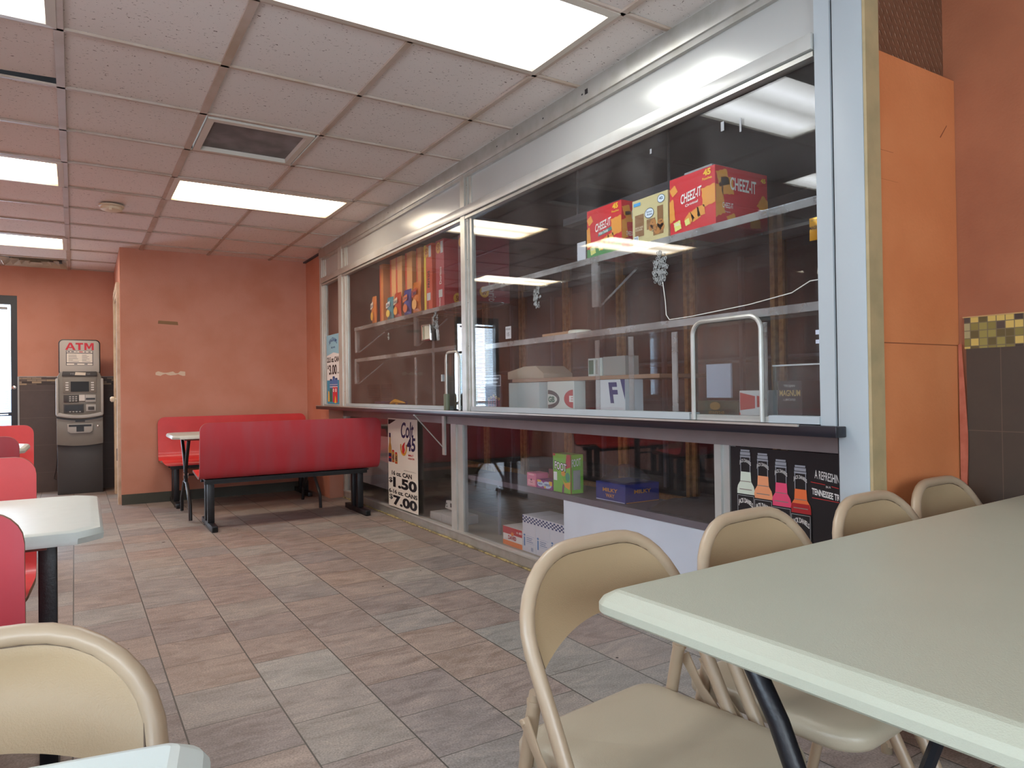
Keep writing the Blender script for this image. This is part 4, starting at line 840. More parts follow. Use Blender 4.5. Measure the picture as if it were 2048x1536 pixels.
# folded newspaper bundle left of the post
for k, (a, c, z) in enumerate(((4.62, 4.85, .135), (4.86, 5.05, .125))):
    o = tag(emit('paper_bundle', G().box(2.30, 2.50, a, c, zp, z), flat('c8c6c0', .7), bevel=.006), ['grey white paper bundle on the plinth left of the lower post', 'grey white paper bundle just right of the malt liquor price poster'][k], 'bundle', 'paper bundles on the plinth')
    D = Ink(FX(2.30, c, a, zp, z)); [D.rect(.1*i, 0, .1*i+.012, 1) for i in range(1, 10)]; D.build('sheet_edges', flat('8a8a88'), o, .001)
o = tag(emit('flat_carrier', G().prism([(4.72, .14), (4.98, .15), (4.96, .21), (4.90, .218), (4.78, .205), (4.70, .17)], 'x', 2.40, 2.41), flat('d0d0ca', .7)), 'white cardboard carrier with black marks leaning on the paper bundles', 'carrier')
Ink(Face((2.40, 4.98, .145), (0, -1, 0), (0, 0, 1), .26, .07)).rect(.35, .3, .62, .75).rect(.08, .5, .14, .7).rect(.1, .2, .16, .38).rect(.72, .5, .78, .7).rect(.84, .4, .9, .6).build('carrier_print', flat('2c2a2a'), o, .0014)
# ------------------------------------------------------------ things on the counter behind the glass
zc = .939
tag(emit('back_bench_top', G().box(2.35, 2.75, 2.50, 3.86, 1.115, 1.135), mat('wood_edge_top', '#9a7a60', .5)), 'wood edged bench top behind the glass under the grey box', 'bench top')
tag(emit('pale_box', G().box(2.30, 2.50, 3.47, 3.82, zc, 1.11), mat('pale_blue_box', '#b9c8c6', .6)), 'plain pale blue-white box behind the large pane beside the register', 'box')
tag(emit('cash_register', G().prism([(3.57, 1.136), (4.00, 1.136), (4.00, 1.185), (3.80, 1.215), (3.66, 1.215), (3.57, 1.165)], 'x', 2.40, 2.62), mat('beige_register', '#b3a48c', .5), bevel=.004), 'beige sloped machine top behind the large pane near the middle post', 'machine')
b = (2.32, 2.40, 3.150, 3.415, zc, 1.112); o = carton('printed_bag', *b, flat('d5dcd4'), 'white bag with green and red oval logos behind the large pane'); f, s = cfaces(o, *b)
bld(Ink(f).ring(.0, .40, .47, .32, .09, 24, -1.5, 1.5), 'oval_ring', flat('3c4c50'), o, .001); bld(Ink(f).text('GB', .04, .30, .25, .2, .05), 'green_lettering', flat('2f7460'), o, .0014)
bld(Ink(f).ell(.98, .42, .34, .30, 24, 1.62, 4.66), 'red_oval', flat('b23238'), o, .0012); bld(Ink(f).text('E', .83, .32, .14, .2, .06), 'oval_lettering', flat('eee8e0'), o, .0016)
b = (2.30, 2.42, 2.695, 2.93, zc, 1.112); o = carton('beverage_case', *b, flat('d3d8da'), 'white case with a large blue script letter behind the large pane'); f, s = cfaces(o, *b)
bld(Ink(f).text('F', .45, .3, .32, .62, .04, -.15).poly([(.85, 1), (1, 1), (1, .4)]), 'blue_print', flat('25386f'), o, .001)
tag(emit('grey_box', G().box(2.36, 2.45, 2.76, 2.94, 1.136, 1.235), flat('9b9a94', .7)), 'small grey box on the wood edged bench top', 'box')
o = tag(emit('green_label_box', G().box(2.36, 2.44, 2.95, 3.07, 1.136, 1.232), flat('c9d4cc', .7)), 'small white box with green labels on the wood edged bench top', 'box')
Ink(FX(2.36, 3.07, 2.95, 1.136, 1.232)).rect(.05, .1, .4, .9).rect(.55, .1, .7, .9).build('green_print', flat('3a6a55'), o)
tag(emit('tan_carton', G().box(2.26, 2.358, 3.10, 3.37, 1.3455, 1.385), flat('b08a68', .7)) , 'tan carton edge lying at the back of the lower clear shelf', 'carton')
tag(emit('cup_lid', G().lathe((2.27, 3.02, 1.3455), [(.062, 0), (.065, .003), (.065, .030), (.058, .036), (.001, .037)], 24), flat('d3d2c0', .4), smooth=True), 'round cream tub lid on the lower clear shelf', 'lid')
o = tag(emit('price_card', G().box(2.066, 2.068, 3.40, 3.46, 1.36, 1.43), flat('dadada')), 'small handwritten white price card above the lower clear shelf near the middle post', 'card')
Ink(FX(2.066, 3.46, 3.40, 1.36, 1.43)).text('PHONE', .1, .7, .8, .15, .01).text('15', .3, .2, .4, .3, .01).build('handwriting', flat('303030'), o)
o = tag(emit('cigar_poster', G().box(2.30, 2.31, 3.92, 4.33, zc, 1.105), flat('15192a')), 'dark blue tobacco display with orange lettering by the middle post', 'display')
F = FX(2.30, 4.33, 3.92, zc, 1.105)
Ink(F).text('SWEET', .08, .72, .38, .14, .02).text('CIGARS', .08, .28, .40, .14, .02).rect(.08, .48, .46, .66).rect(.1, .02, .18, .14).build('orange_print', flat('c97838'), o)
D = Ink(F); [D.rect(.58+.08*i, .0, .64+.08*i, .38+.12*(1-abs(i-2)/2)) for i in range(5)]; D.build('cigar_print', flat('7a2740'), o); D = Ink(F); [D.ring(.61+.08*i, .42+.12*(1-abs(i-2)/2), .035, .05, .01, 10) for i in range(5)]; D.build('gold_print', flat('d8a03c'), o, .0016)
o = tag(emit('notice_plate', G().box(2.066, 2.068, 3.52, 3.76, 1.09, 1.155), flat('20222c')), 'narrow black notice with white border on the glass by the middle post', 'notice')
Ink(FX(2.066, 3.76, 3.52, 1.09, 1.155)).rect(0, 0, 1, .06).rect(0, .94, 1, 1).rect(0, 0, .02, 1).rect(.98, 0, 1, 1).rect(.1, .62, .9, .74).rect(.15, .3, .85, .42).build('border_print', flat('b8bcc4'), o)
tag(emit('paper_pad', G().box(2.32, 2.33, 2.04, 2.175, 1.02, 1.165), flat('b9bccc', .7)), 'white sheet of paper standing behind the arched hatch', 'paper')
b = (2.28, 2.40, 1.97, 2.19, zc, 1.008); o = carton('cigarillo_box', *b, flat('2c3a22'), 'dark green cigarillo box lying behind the arched hatch'); f, s = cfaces(o, *b)
bld(Ink(f).ell(.45, .68, .13, .25).text('game', .28, .12, .4, .25, .01), 'gold_print', flat('8a6a2c'), o, .0014)
b = (2.28, 2.38, 1.852, 1.962, zc, 1.05); o = carton('cigarette_carton', *b, flat('e4dcd8'), 'red and white cigarette carton at the right side of the arched hatch'); f, s = cfaces(o, *b)
bld(Ink(f).poly([(.04, .28), (.72, .36), (.72, .80), (.04, .93)]).poly([(.8, .4), (1, .42), (1, .78), (.8, .82)]).rect(0, .1, .05, .2), 'red_print', flat('c4302c'), o, .001)
b = (2.30, 2.46, 1.683, 1.79, zc, 1.086); o = carton('condom_box', *b, flat('1f1b1e'), 'black box with gold lettering standing right of the arched hatch'); f, s = cfaces(o, *b)
bld(Ink(f).rect(0, 0, 1, .28), 'maroon_band', flat('3c1420'), o, .0008); bld(Ink(s).rect(0, 0, 1, .28), 'maroon_band', flat('3c1420'), o, .0008)
bld(Ink(f).text('MAGNUM', .08, .60, .86, .16, .02).text('48 latex condoms', .2, .06, .5, .045, .01), 'gold_lettering', flat('d3ab62'), o, .0014); bld(Ink(f).text('TROJAN', .26, .82, .46, .08, .01).text('LUBRICATED', .24, .48, .5, .055, .01), 'pale_lettering', flat('c8c0b8'), o, .0014)
tag(emit('black_box', G().box(2.44, 2.50, 1.52, 1.69, zc+.02, 1.085), flat('16161a')), 'plain black box behind the gold lettered black box', 'box').location.z -= .02
tag(emit('acrylic_cover', G().box(2.09, 2.096, 1.42, 1.645, .941, 1.135).box(2.085, 2.10, 1.639, 1.645, .941, 1.135), G_clear), 'clear upright cover pane with white edge in front of the gold lettered box', 'cover')
tag(emit('cover_edge', G().box(2.085, 2.10, 1.42, 1.645, 1.136, 1.141), flat('c8c8c4')), 'white top edge strip of the clear cover pane by the column', 'edge strip')
o = tag(emit('glint_strip', G().box(2.064, 2.066, 1.41, 1.455, 1.235, 1.25), flat('e8ecf8')), 'upper one of two small white strips imitating reflected lamp light near the column', 'reflection', 'white reflection strips by the column')  # pale strips added to imitate fluorescent light reflected in the glass
tag(emit('glint_strip', G().box(2.064, 2.066, 1.41, 1.455, 1.205, 1.218), flat('e8ecf8')), 'lower one of two small white strips imitating reflected lamp light near the column', 'reflection', 'white reflection strips by the column')
tag(emit('purple_tray', G().box(2.30, 2.5, 6.05, 6.18, zc, .975).box(2.25, 2.5, 5.95, 6.12, zc, .98), flat('4a3a5c', .4)), 'purple tray on the counter behind the left pane, far end', 'tray')
g = G().tube([(2.25, 5.72, .965), (2.25, 5.62, .985), (2.25, 5.5, .978), (2.25, 5.40, .972)], [.012, .02, .012, .006], 8).tube([(2.25, 5.62, .98), (2.25, 5.58, .955), (2.25, 5.54, .945)], .008, 6)
tag(emit('yellow_gloves', g, flat('d89a22', .4), smooth=True), 'crumpled yellow item on the counter behind the left pane', 'yellow item')

# ------------------------------------------------------------ store interior shell
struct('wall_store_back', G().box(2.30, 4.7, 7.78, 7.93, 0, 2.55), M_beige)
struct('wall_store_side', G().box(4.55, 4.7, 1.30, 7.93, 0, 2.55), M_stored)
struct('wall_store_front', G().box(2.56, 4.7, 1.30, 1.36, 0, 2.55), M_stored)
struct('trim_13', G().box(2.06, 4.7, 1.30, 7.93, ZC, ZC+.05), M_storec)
t = thing('wall_vent', 'square louvred wall vent on the far beige store wall', 'vent', (2.92, 7.78, 1.07))
emit('backing', G().box(2.785, 3.071, 7.772, 7.78, .99, 1.15), mat('vent_dark', '#4a403c', .7), t)
g = G(); [g.box(2.785, 3.071, 7.760, 7.772, .99+.02*k, .999+.02*k) for k in range(8)]; g.box(2.92, 2.935, 7.757, 7.772, .99, 1.15)
emit('louvres', g, M_beige, t)
t = cool = thing('display_cooler', 'long drink cooler with honey wood door frames deep in the store', 'cooler', (3.70, 5.1, 0))
emit('cabinet_back', G().box(4.3, 4.35, 1.75, 7.5, .1, 2.25), M_stored, t); emit('top_panel', G().box(3.70, 4.35, 1.75, 7.5, 2.05, 2.25), M_stored, t); emit('base_panel', G().box(3.70, 4.35, 1.75, 7.5, 0.0, .2), mat('cooler_kick', '#4d4038', .6), t)
emit('inner_shelf', G().box(3.85, 4.3, 1.75, 7.5, 1.25, 1.27), mat('cooler_shelf', '#77777c', .5), t); emit('inner_shelf', G().box(3.85, 4.3, 1.75, 7.5, .75, .77), mat('cooler_shelf', '#77777c', .5), t)
ys = [2.125+.7535*k for k in range(8)]
for k in range(7):
    a, b = ys[k]+.014, ys[k+1]-.014
    d = emit('cooler_door', G().box(3.70, 3.74, a, a+.034, .2, 2.05).box(3.70, 3.74, b-.034, b, .2, 2.05).box(3.70, 3.74, a+.034, b-.034, .2, .27).box(3.70, 3.74, a+.034, b-.034, .2, .21), M_wood, t); emit('door_top_rail', G().box(3.70, 3.74, a+.034, b-.034, 1.98, 2.05), M_stored, d)
    emit('door_glass', G().box(3.718, 3.724, a+.034, b-.034, .27, 1.98), G_fog, d)
    emit('shelf_standard', G().box(3.80, 3.83, (a+b)/2-.02, (a+b)/2+.01, .3, 1.95), mat('standard_grey', '#8a8a90', .5), t)
tag(emit('light_valance', G().box(2.60, 2.66, 2.55, 3.62, 2.10, 2.145).box(2.625, 2.635, 2.7, 2.71, 2.145, 2.5).box(2.625, 2.635, 3.5, 3.51, 2.145, 2.5), mat('valance_grey', '#6f7074', .5)), 'grey metal strip hanging in the dark above the snack boxes', 'metal strip')
# ------------------------------------------------------------ folding chair (local: seat front towards +y)
def arc(c, r, a0, a1, n): return [(c[0]+r*math.cos(a0+(a1-a0)*k/n), c[1]+r*math.sin(a0+(a1-a0)*k/n)) for k in range(n+1)]
def ytube(z):      # side-view line of the main tube
    if z < .56: return .215-(.215+.062)*z/.56
    t_ = (z-.56)/.21; return -.062-.075*t_-.012*math.sin(math.pi*t_)
def make_chair(label, loc, rz):
    t = thing('folding_chair', label, 'chair', loc, rz, 'beige metal folding chairs')
    hw, zt, r = .2135, .766, .150; P = [(-hw, z) for z in (0.012, .2, .4, .5)]+[(-hw, .60), (-hw, zt-r)]
    left = [(-hw, zt-r)]+[(-hw+r-r*math.cos(a), zt-r+r*math.sin(a)) for a in [math.pi/2*k/8 for k in range(1, 9)]]
    prof = P[:-1]+left; prof += [(0, zt)]+[(-x, z) for x, z in reversed(prof)]
    pts = [(x, ytube(z)-.018*(1-min(1, abs(x/hw))**2)*(1 if z > .6 else 0), z) for x, z in prof]
    emit('back_frame', G().tube(pts, .0135, 12), M_chair, t, world=False, smooth=True)
    # back panel
    ins = .007
    def fn(u, v):
        x = (u*2-1)
        zb = .585+.055*(1-x*x)
        # top boundary follows tube
        w = hw-ins; ax = abs(x)*w; rr = r-ins; k = ax-(w-rr)
        ztop = (zt-ins) if k <= 0 else (zt-r)+math.sqrt(max(0, rr*rr-k*k))
        if ax > w-.0005: ztop = zt-r
        z = zb+(ztop-zb)*v; X = x*w
        return (X, ytube(z)-(.018+.014*math.sin(math.pi*min(1, v*1.1))*(v < .909))*(1-x*x)+.003, z)
    g = G(); g.grid(fn, 28, 12); n0 = len(g.v)
    g.add([(x, y-.0025, z) for x, y, z in g.v[:n0]], [tuple(reversed(f)) for f in g.f])
    bord = [i for i in range(29)]
    for i in range(28): g.f.append((i, i+1, n0+i+1, n0+i)); g.mi.append(0)
    emit('back_panel', g, M_pad, t, world=False, smooth=True)
    # seam groove of the panel
    q = lambda u, v: (lambda p: (p[0], p[1]+.0012, p[2]))(fn(u, v))
    seam = [q(.018, v) for v in (.03, .2, .4, .6, .8, .93)]+[q(.02+.96*k/40, .965) for k in range(1, 40)]+[q(.982, v) for v in (.93, .8, .6, .4, .2, .03)]
    emit('panel_seam', G().tube(seam, .0016, 5), mat('dark_seam', '#5a4836', .7), t, world=False, smooth=True)
    # seat: stamped pan
    W2, y0, y1, zt2 = .194, -.185, .205, .440
    def outl(ins, n=10):
        c = []; rr = .075 
        for (cx, cy, a0) in ((W2-rr, y1-rr, 0), (-W2+rr, y1-rr, math.pi/2), (-W2+.05, y0+.05, math.pi), (W2-.05, y0+.05, 1.5*math.pi)):
            R = rr if cy > 0 else .05
            for k in range(n+1):
                a = a0+math.pi/2*k/n; c.append((cx+(R-ins)*math.cos(a), cy+(R-ins)*math.sin(a)))
        return c
    def sz(x, y, base): 
        return base - .012*math.exp(-((y+.02)/.09)**2)*(1-(x/.22)**2)
    rings = [(0.010, zt2-.040), (0.0, zt2-.030), (0, zt2-.014), (.006, zt2-.004), (.018, zt2), (.045, zt2+.001)]
    g = G(); O_ = outl(0); m = len(O_)
    for ins, z in rings: g.v += [(x, y, sz(x, y, z) if z > zt2-.005 else z) for x, y in outl(ins)]
    for k in range(len(rings)-1):
        for i in range(m): g.f.append((k*m+i, k*m+(i+1) % m, (k+1)*m+(i+1) % m, (k+1)*m+i)); g.mi.append(0)
    inner = outl(.045); last = (len(rings)-1)*m
    # fill by shrinking rings to centre line
    for s in (.75, .5, .25, .02):
        b = len(g.v); g.v += [(x*s, .01+(y-.01)*s, sz(x*s, .01+(y-.01)*s, zt2+.001)) for x, y in inner]
        for i in range(m): g.f.append((last+i, last+(i+1) % m, b+(i+1) % m, b+i)); g.mi.append(0)
        last = b
    g.f.append(tuple(range(last, last+m))); g.mi.append(0)
    emit('seat', g, M_seat, t, world=False, smooth=True, ang=1.2)
    for s in (-1, 1):
        x = s*.196
        rl = emit('rear_leg', G().tube([(x*1.02, -.098, .545), (x*1.02, -.108, .50), (x*1.03, -.150, .30), (x*1.05, -.215, .012)], [.012, .0128, .0128, .0128], 12).tube([(x*1.02, -.101, .532), (x*1.02, -.1015, .524)], .0145, 12), M_chair, t, world=False, smooth=True)
        lbr = emit('leg_brace', G().prism([(-.104+.009, .512), (-.117, .497), (-.045, .405), (-.012, .380), (.001, .388), (-.012, .412), (-.06, .455)], 'x', s*(hw+.006), s*(hw+.010)), M_chair, t, world=False, bevel=.001)
        emit('rivet', G().lathe((s*(hw+.010), -.106, .498), [(.006, 0), (.005, s*.003), (.001, s*.004)], 10, 'x').lathe((s*(hw+.010), -.010, .392), [(.006, 0), (.005, s*.003), (.001, s*.004)], 10, 'x'), M_chair, lbr, world=False)
        emit('foot_cap', G().lathe((s*hw, .214, 0), [(.015, 0), (.0155, .03), (.0137, .035)], 12), mat('tan_rubber', '#8a7a64', .8), t, world=False, smooth=True)
        emit('foot_cap', G().lathe((s*.206, -.216, 0), [(.015, 0), (.0155, .03), (.0137, .035)], 12), mat('tan_rubber', '#8a7a64', .8), rl, world=False, smooth=True)
    emit('cross_bar', G().tube([(-.206, -.172, .20), (.206, -.172, .20)], .008, 8), M_chair, t, world=False, smooth=True)
    emit('cross_bar', G().tube([(-hw, .135, .16), (hw, .135, .16)], .008, 8), M_chair, t, world=False, smooth=True)
    return t
R180 = math.pi
c1 = make_chair('beige metal folding chair at the near corner of the ivory table, fully in view', (.868, .945, 0), R180+math.radians(8))
dup(c1, (1.325, .965, 0), R180+math.radians(6), 'second beige folding chair from the near corner of the ivory table, before the white board')
dup(c1, (1.785, .955, 0), R180+math.radians(4), 'beige metal folding chair at the ivory table whose backrest overlaps the white column foot')
dup(c1, (2.245, 1.015, 0), R180+math.radians(4), 'beige metal folding chair at the ivory table farthest right, against the dark wall tiles')
dup(c1, (-.145, .93, 0), R180+math.radians(-4), 'beige metal folding chair backrest cut by the bottom left corner of the picture')
# ------------------------------------------------------------ long folding table
def rrect(x0, x1, y0, y1, r, n=6):
    o = []
    for cx, cy, a in ((x1-r, y1-r, 0), (x0+r, y1-r, math.pi/2), (x0+r, y0+r, math.pi), (x1-r, y0+r, 1.5*math.pi)):
        o += [(cx+r*math.cos(a+math.pi/2*k/n), cy+r*math.sin(a+math.pi/2*k/n)) for k in range(n+1)]
    return o
def slab(prof, m_fn):   # prof: list of (inset, z); m_fn(inset)-> outline
    g = G(); n = None
    for ins, z in prof:
        o = m_fn(ins); n = len(o); g.v += [(x, y, z) for x, y in o]
    for k in range(len(prof)-1):
        for i in range(n): g.f.append((k*n+i, k*n+(i+1) % n, (k+1)*n+(i+1) % n, (k+1)*n+i)); g.mi.append(0)
    g.f.append(tuple(range(n))[::-1]); g.f.append(tuple(range((len(prof)-1)*n, len(prof)*n))); g.mi += [0, 0]; return g
def folding_table(label, loc, rz, L=1.80, Wd=.76, legs=(.17, 1.55)):
    t = thing('folding_table', label, 'table', loc, rz); prof = [(.022, .700), (.004, .700), (0, .704), (0, .716), (.006, .724), (.026, .735), (.034, .737)]
    for k, (a, b) in enumerate(((0, L/2-.0005), (L/2+.0005, L))):
        def ol(ins, a=a, b=b, k=k):
            lo = a+(ins if k == 0 else 0); hi = b-(ins if k == 1 else 0); r = max(.004, .04-ins)
            o = []
            for cx, cy, an, cor in ((hi, 0-ins, 0, k == 1), (lo, 0-ins, math.pi/2, k == 0), (lo, -Wd+ins, math.pi, k == 0), (hi, -Wd+ins, 1.5*math.pi, k == 1)):
                if cor:
                    sx = -1 if cx == hi else 1; sy = -1 if cy > -Wd/2 else 1
                    o += [(cx+sx*r+r*math.cos(an+math.pi/2*q/6), cy+sy*r+r*math.sin(an+math.pi/2*q/6)) for q in range(7)]
                else: o.append((cx, cy))
            return o
        emit('tabletop_half', slab(prof, ol), M_ftop, t, world=False, smooth=True, ang=.12)
    for x in legs:
        s = 1 if x < L/2 else -1
        for q in (-1, 1):      # wishbone legs: wide at the top, pinched at mid height, splayed feet
            my = -Wd/2; P = [(.26, .702), (.20, .65), (.145, .56), (.105, .47), (.085, .38), (.095, .28), (.14, .15), (.20, .03), (.215, .012)]
            emit('leg', G().tube([(x, my+q*a, z) for a, z in P], .0165, 12), M_black, t, world=False, smooth=True)
        emit('leg_bar', G().tube([(x, -.12, .69), (x, -Wd+.12, .69)], .0125, 10), M_black, t, world=False, smooth=True)
        emit('leg_collar', G().tube([(x, -Wd/2-.10, .385), (x, -Wd/2+.10, .385)], .014, 10).box(x-.02, x+.02, -Wd/2-.03, -Wd/2+.03, .36, .41), M_black, t, world=False)
        emit('brace', G().tube([(x+s*.34, -Wd/2, .69), (x+s*.02, -Wd/2, .40)], .010, 8), M_black, t, world=False, smooth=True)
    emit('side_rail', G().box(.08, L-.08, -.055, -.035, .672, .700).box(.08, L-.08, -Wd+.035, -Wd+.055, .672, .700), mat('grey_rail', '#77777a', .5, .4), t, world=False)
    return t
folding_table('long ivory folding table in the right foreground with a seam across its middle', (.705, .925, 0), math.radians(2.9))
t2 = folding_table('white folding table whose corner shows at the bottom beside the left chair', (-1.707, 1.080, 0), math.radians(-10), L=1.84)
M_ftop2 = mat('cool_white_tabletop', '#c2ccc8', .4)
for ch in t2.children:
    if ch.name.startswith('tabletop_half'): ch.data.materials[0] = M_ftop2
# ------------------------------------------------------------ booth benches
def bench(label, loc, L, rz=0, group='red booth benches'):
    """local: x 0..L, back plane at y=0, seat towards +y"""
    t = thing('booth_bench', label, 'bench', loc, rz, group)
    prof = []   # (y,z) from the top of the back down and out along the seat
    for k in range(9): q = k/8; prof.append((-.035+.030*q-.01*math.sin(math.pi*q), .845-.36*q))
    R = .075; cy, cz = -.003+R, .487
    for k in range(1, 9): a = math.pi+math.pi/2*k/8; prof.append((cy+R*math.cos(a), cz+R*math.sin(a)))
    y_s = prof[-1][0]; z_s = prof[-1][1]
    for k in range(1, 7): q = k/6; prof.append((y_s+.32*q, z_s+.028*q**1.2))
    for k in range(1, 6): a = math.pi/2*k/5; prof.append((y_s+.32+.045*math.sin(a), z_s+.028-.045*(1-math.cos(a))))
    n = len(prof); d = [0]
    for k in range(1, n): d.append(d[-1]+math.dist(prof[k], prof[k-1]))
    tot = d[-1]; r = .065
    def half(s):
        e = min(s, tot-s); 
        return 0 if e >= r else r-math.sqrt(max(0, r*r-(r-e)**2))
    # resample finer near the ends
    S = sorted(set([0, .003, .008, .016, .03, .045, .065]+d[1:-1]+[tot-x for x in (.065, .045, .03, .016, .008, .003, 0)])); S = [x for i, x in enumerate(S) if i == 0 or x-S[i-1] > 1e-4]
    def at(s):
        for k in range(1, n):
            if s <= d[k]+1e-9:
                q = (s-d[k-1])/max(1e-9, d[k]-d[k-1]); return Vector((prof[k-1][0]*(1-q)+prof[k][0]*q, prof[k-1][1]*(1-q)+prof[k][1]*q))
        return Vector(prof[-1])
    def nor(s):
        a = at(max(0, s-.01)); b = at(min(tot, s+.01)); q = (b-a).normalized(); return Vector((-q.y, q.x))   # towards the sitter
    NX = 8; th = .009; g = G(); front = []; back = []
    for s in S:
        p = at(s); nn = nor(s); c = half(s)
        if nn.y < 0 and nn.x < 0: nn = -nn
        for i in range(NX+1):
            x = c+(L-2*c)*i/NX
            front.append((x, p.x+nn.x*th, p.y+nn.y*th)); back.append((x, p.x-nn.x*th, p.y-nn.y*th))
    m = NX+1; ns = len(S); b = len(front)
    F_ = [(j*m+i, j*m+i+1, (j+1)*m+i+1, (j+1)*m+i) for j in range(ns-1) for i in range(NX)]
    g.add(front+back, F_, 0); g.f += [tuple(b+q for q in reversed(f)) for f in F_]; g.mi += [1]*len(F_)
    bd = [i for i in range(m)]+[j*m+NX for j in range(1, ns)]+[(ns-1)*m+i for i in range(NX-1, -1, -1)]+[j*m for j in range(ns-2, 0, -1)]
    for k in range(len(bd)): a, c = bd[k], bd[(k+1) % len(bd)]; g.f.append((a, c, b+c, b+a)); g.mi.append(2)
    emit('seat_shell', g, [M_red, M_redb, M_ply], t, world=False, smooth=True, ang=.9)
    emit('seat_beam', G().box(.05, L-.08, .10, .14, .355, .392).box(.05, L-.08, .30, .34, .355, .392).box(.05, L-.08, .06, .36, .385, .396), M_black, t, world=False)
    for x in (.10, L-.13):
        emit('leg', G().box(x-.025, x+.025, .13, .18, .045, .356), M_black, t, world=False, bevel=.002)
        emit('leg', G().box(x-.025, x+.025, .27, .32, .045, .356), M_black, t, world=False, bevel=.002)
        fb = emit('foot_bar', G().box(x-.022, x+.022, -.06, .50, .004, .048).box(x-.026, x+.026, .34, .37, 0, .004), M_black, t, world=False, bevel=.002)
        emit('foot_cap', G().box(x-.014, x+.014, -.0612, -.060, .012, .040), mat('cap_black', '#050506', .9), fb, world=False)
    return t
b1 = bench('long worn red booth bench with its back to the camera, reaching the lower shop front', (.738, 5.86, 0), 1.455)
b2 = dup(b1, (2.055, 7.72, 0), math.pi, 'red booth bench standing against the salmon back wall')
L2 = 1.22
b3 = bench('dark red back of the left booth bench nearest the camera', (-.105-L2, 1.70, 0), L2)
b4 = dup(b3, (-.160, 3.10, 0), math.pi, 'bright red left booth bench facing the camera just behind the white table')
b5 = dup(b3, (-.325-L2, 4.86, 0), 0, 'left booth bench with dark red back showing above the second bright red one')
b6 = dup(b3, (-.355, 6.62, 0), math.pi, 'bright red left booth bench farthest away, in front of the street door')
# ------------------------------------------------------------ booth tables
def booth_table(label, x1, y0, y1, L, z, end_open=True, loc=None, X=True):
    """free end at +x side if end_open else -x side; coordinates world"""
    cx = x1-L/2; cy = (y0+y1)/2; w = (y1-y0)/2; c = .055
    t = thing('booth_table', label, 'table', (cx, cy, 0), 0, 'white booth tables')
    def ol(ins):
        a = L/2-ins; b = w-ins; q = c-ins*.4; return [(a, -b+q), (a, b-q), (a-q, b), (-a+q, b), (-a, b-q), (-a, -b+q), (-a+q, -b), (a-q, -b)]
    emit('tabletop', slab([(.012, z-.034), (.002, z-.032), (0, z-.018), (.008, z-.004), (.020, z), (.03, z)], ol), M_ttop, t, world=False, smooth=True, ang=.7)
    emit('apron', G().box(-L/2+.1, L/2-.12, -w+.06, w-.06, z-.048, z-.034), mat('brown_underside', '#6a4038', .7), t, world=False)
    for s in (-1, 1):
        x = s*(L/2-.13)
        if X:
            for q in (-1, 1):
                emit('leg', G().tube([(x, q*(w-.07), z-.048), (x, q*.10, z-.20), (x, q*.022, z-.30), (x, q*.020, z-.42), (x, q*.09, .30), (x, q*(w-.02), .14), (x, q*(w+.0), .012)], .0145, 10), M_black, t, world=False, smooth=True)
            emit('clamp', G().lathe((x-.02, 0, z-.36), [(.03, 0), (.03, .04)], 10, 'x'), M_chrome, t, world=False)
        else:
            emit('leg', G().box(x-.022, x+.022, -.022, .022, .03, z-.048), M_black, t, world=False, bevel=.003)
            emit('foot_bar', G().box(x-.022, x+.022, -w+.02, w-.02, .0, .03), M_black, t, world=False, bevel=.003)
    emit('stretcher', G().tube([(-L/2+.13, 0, z-.36), (L/2-.13, 0, z-.36)], .010, 8), M_black, t, world=False, smooth=True)
    return t
booth_table('white booth table between the two right-hand red benches, splayed black tube legs', .605+1.35, 6.40, 7.02, 1.35, .725)
tt = booth_table('white left booth table just behind the nearest dark red bench back', .035, 1.975, 2.715, 1.22, .742, X=False)
booth_table('white left booth table farther away, almost hidden behind the red benches', -.335, 5.35, 5.95, 1.22, .742, X=False)
# ------------------------------------------------------------ cash machine
t = thing('cash_machine', 'grey free-standing cash machine with a red lettered topper by the far wall', 'cash machine', (-.06, 9.02, 0))
def E(nm, g, m, **k): return emit(nm, g, m, t, world=False, **k)
fy = -.0   # front plane local y
E('base_cabinet', G().box(-.212, .212, .0, .34, .0, .545), M_atmd, bevel=.004)
def curve(z, a, up): return [(x, z-a*(1-(x/.215)**2)) for x in [(-.215+.43*k/12) for k in range(13)]]
lo = curve(.545, .020, 0); hi = curve(.835, .030, 0)
E('drawer_housing', G().prism(lo+hi[::-1], 'y', -.045, .30), M_atm, bevel=.003)
lo2 = curve(.845, .030, 0)
E('upper_housing', G().prism(lo2+[(.205, 1.28), (.18, 1.33), (-.18, 1.33), (-.205, 1.28)], 'y', -.055, .28), M_atm, bevel=.006)
E('side_rib', G().box(-.222, -.196, -.075, .2, .86, 1.26), M_atml, bevel=.008); E('side_rib', G().box(.196, .222, -.075, .2, .86, 1.26), M_atml, bevel=.008)
E('lower_lip', G().prism([(x, z+.012) for x, z in lo2]+[(x*.9, z+.045) for x, z in lo2[::-1]], 'y', -.085, -.05), M_atml, bevel=.003)
E('split_line', G().prism([(x, z-.003) for x, z in lo2]+[(x, z-.014) for x, z in lo2[::-1]], 'y', -.050, .27), M_black)
E('topper', G().prism([(x, z) for x, z in rrect(-.195, .195, 1.29, 1.685, .045)], 'y', -.02, .06), M_black, bevel=.004)
E('topper_face', G().prism([(x, z) for x, z in rrect(-.185, .185, 1.30, 1.675, .04)], 'y', -.026, -.019), mat('topper_silver', '#a8a5a0', .4), bevel=.002)
E('brand_bar', G().prism([(-.165, 1.285), (.165, 1.285), (.158, 1.335), (-.158, 1.335)], 'y', -.07, -.05), M_atmd, bevel=.003)
def EF(nm, D, m, d): 
    g = G(); g.v = [D.F.p(x, y, d) for x, y in D.v]; g.f = D.f; g.mi = [0]*len(D.f); return emit(nm, g, m, t, world=False)
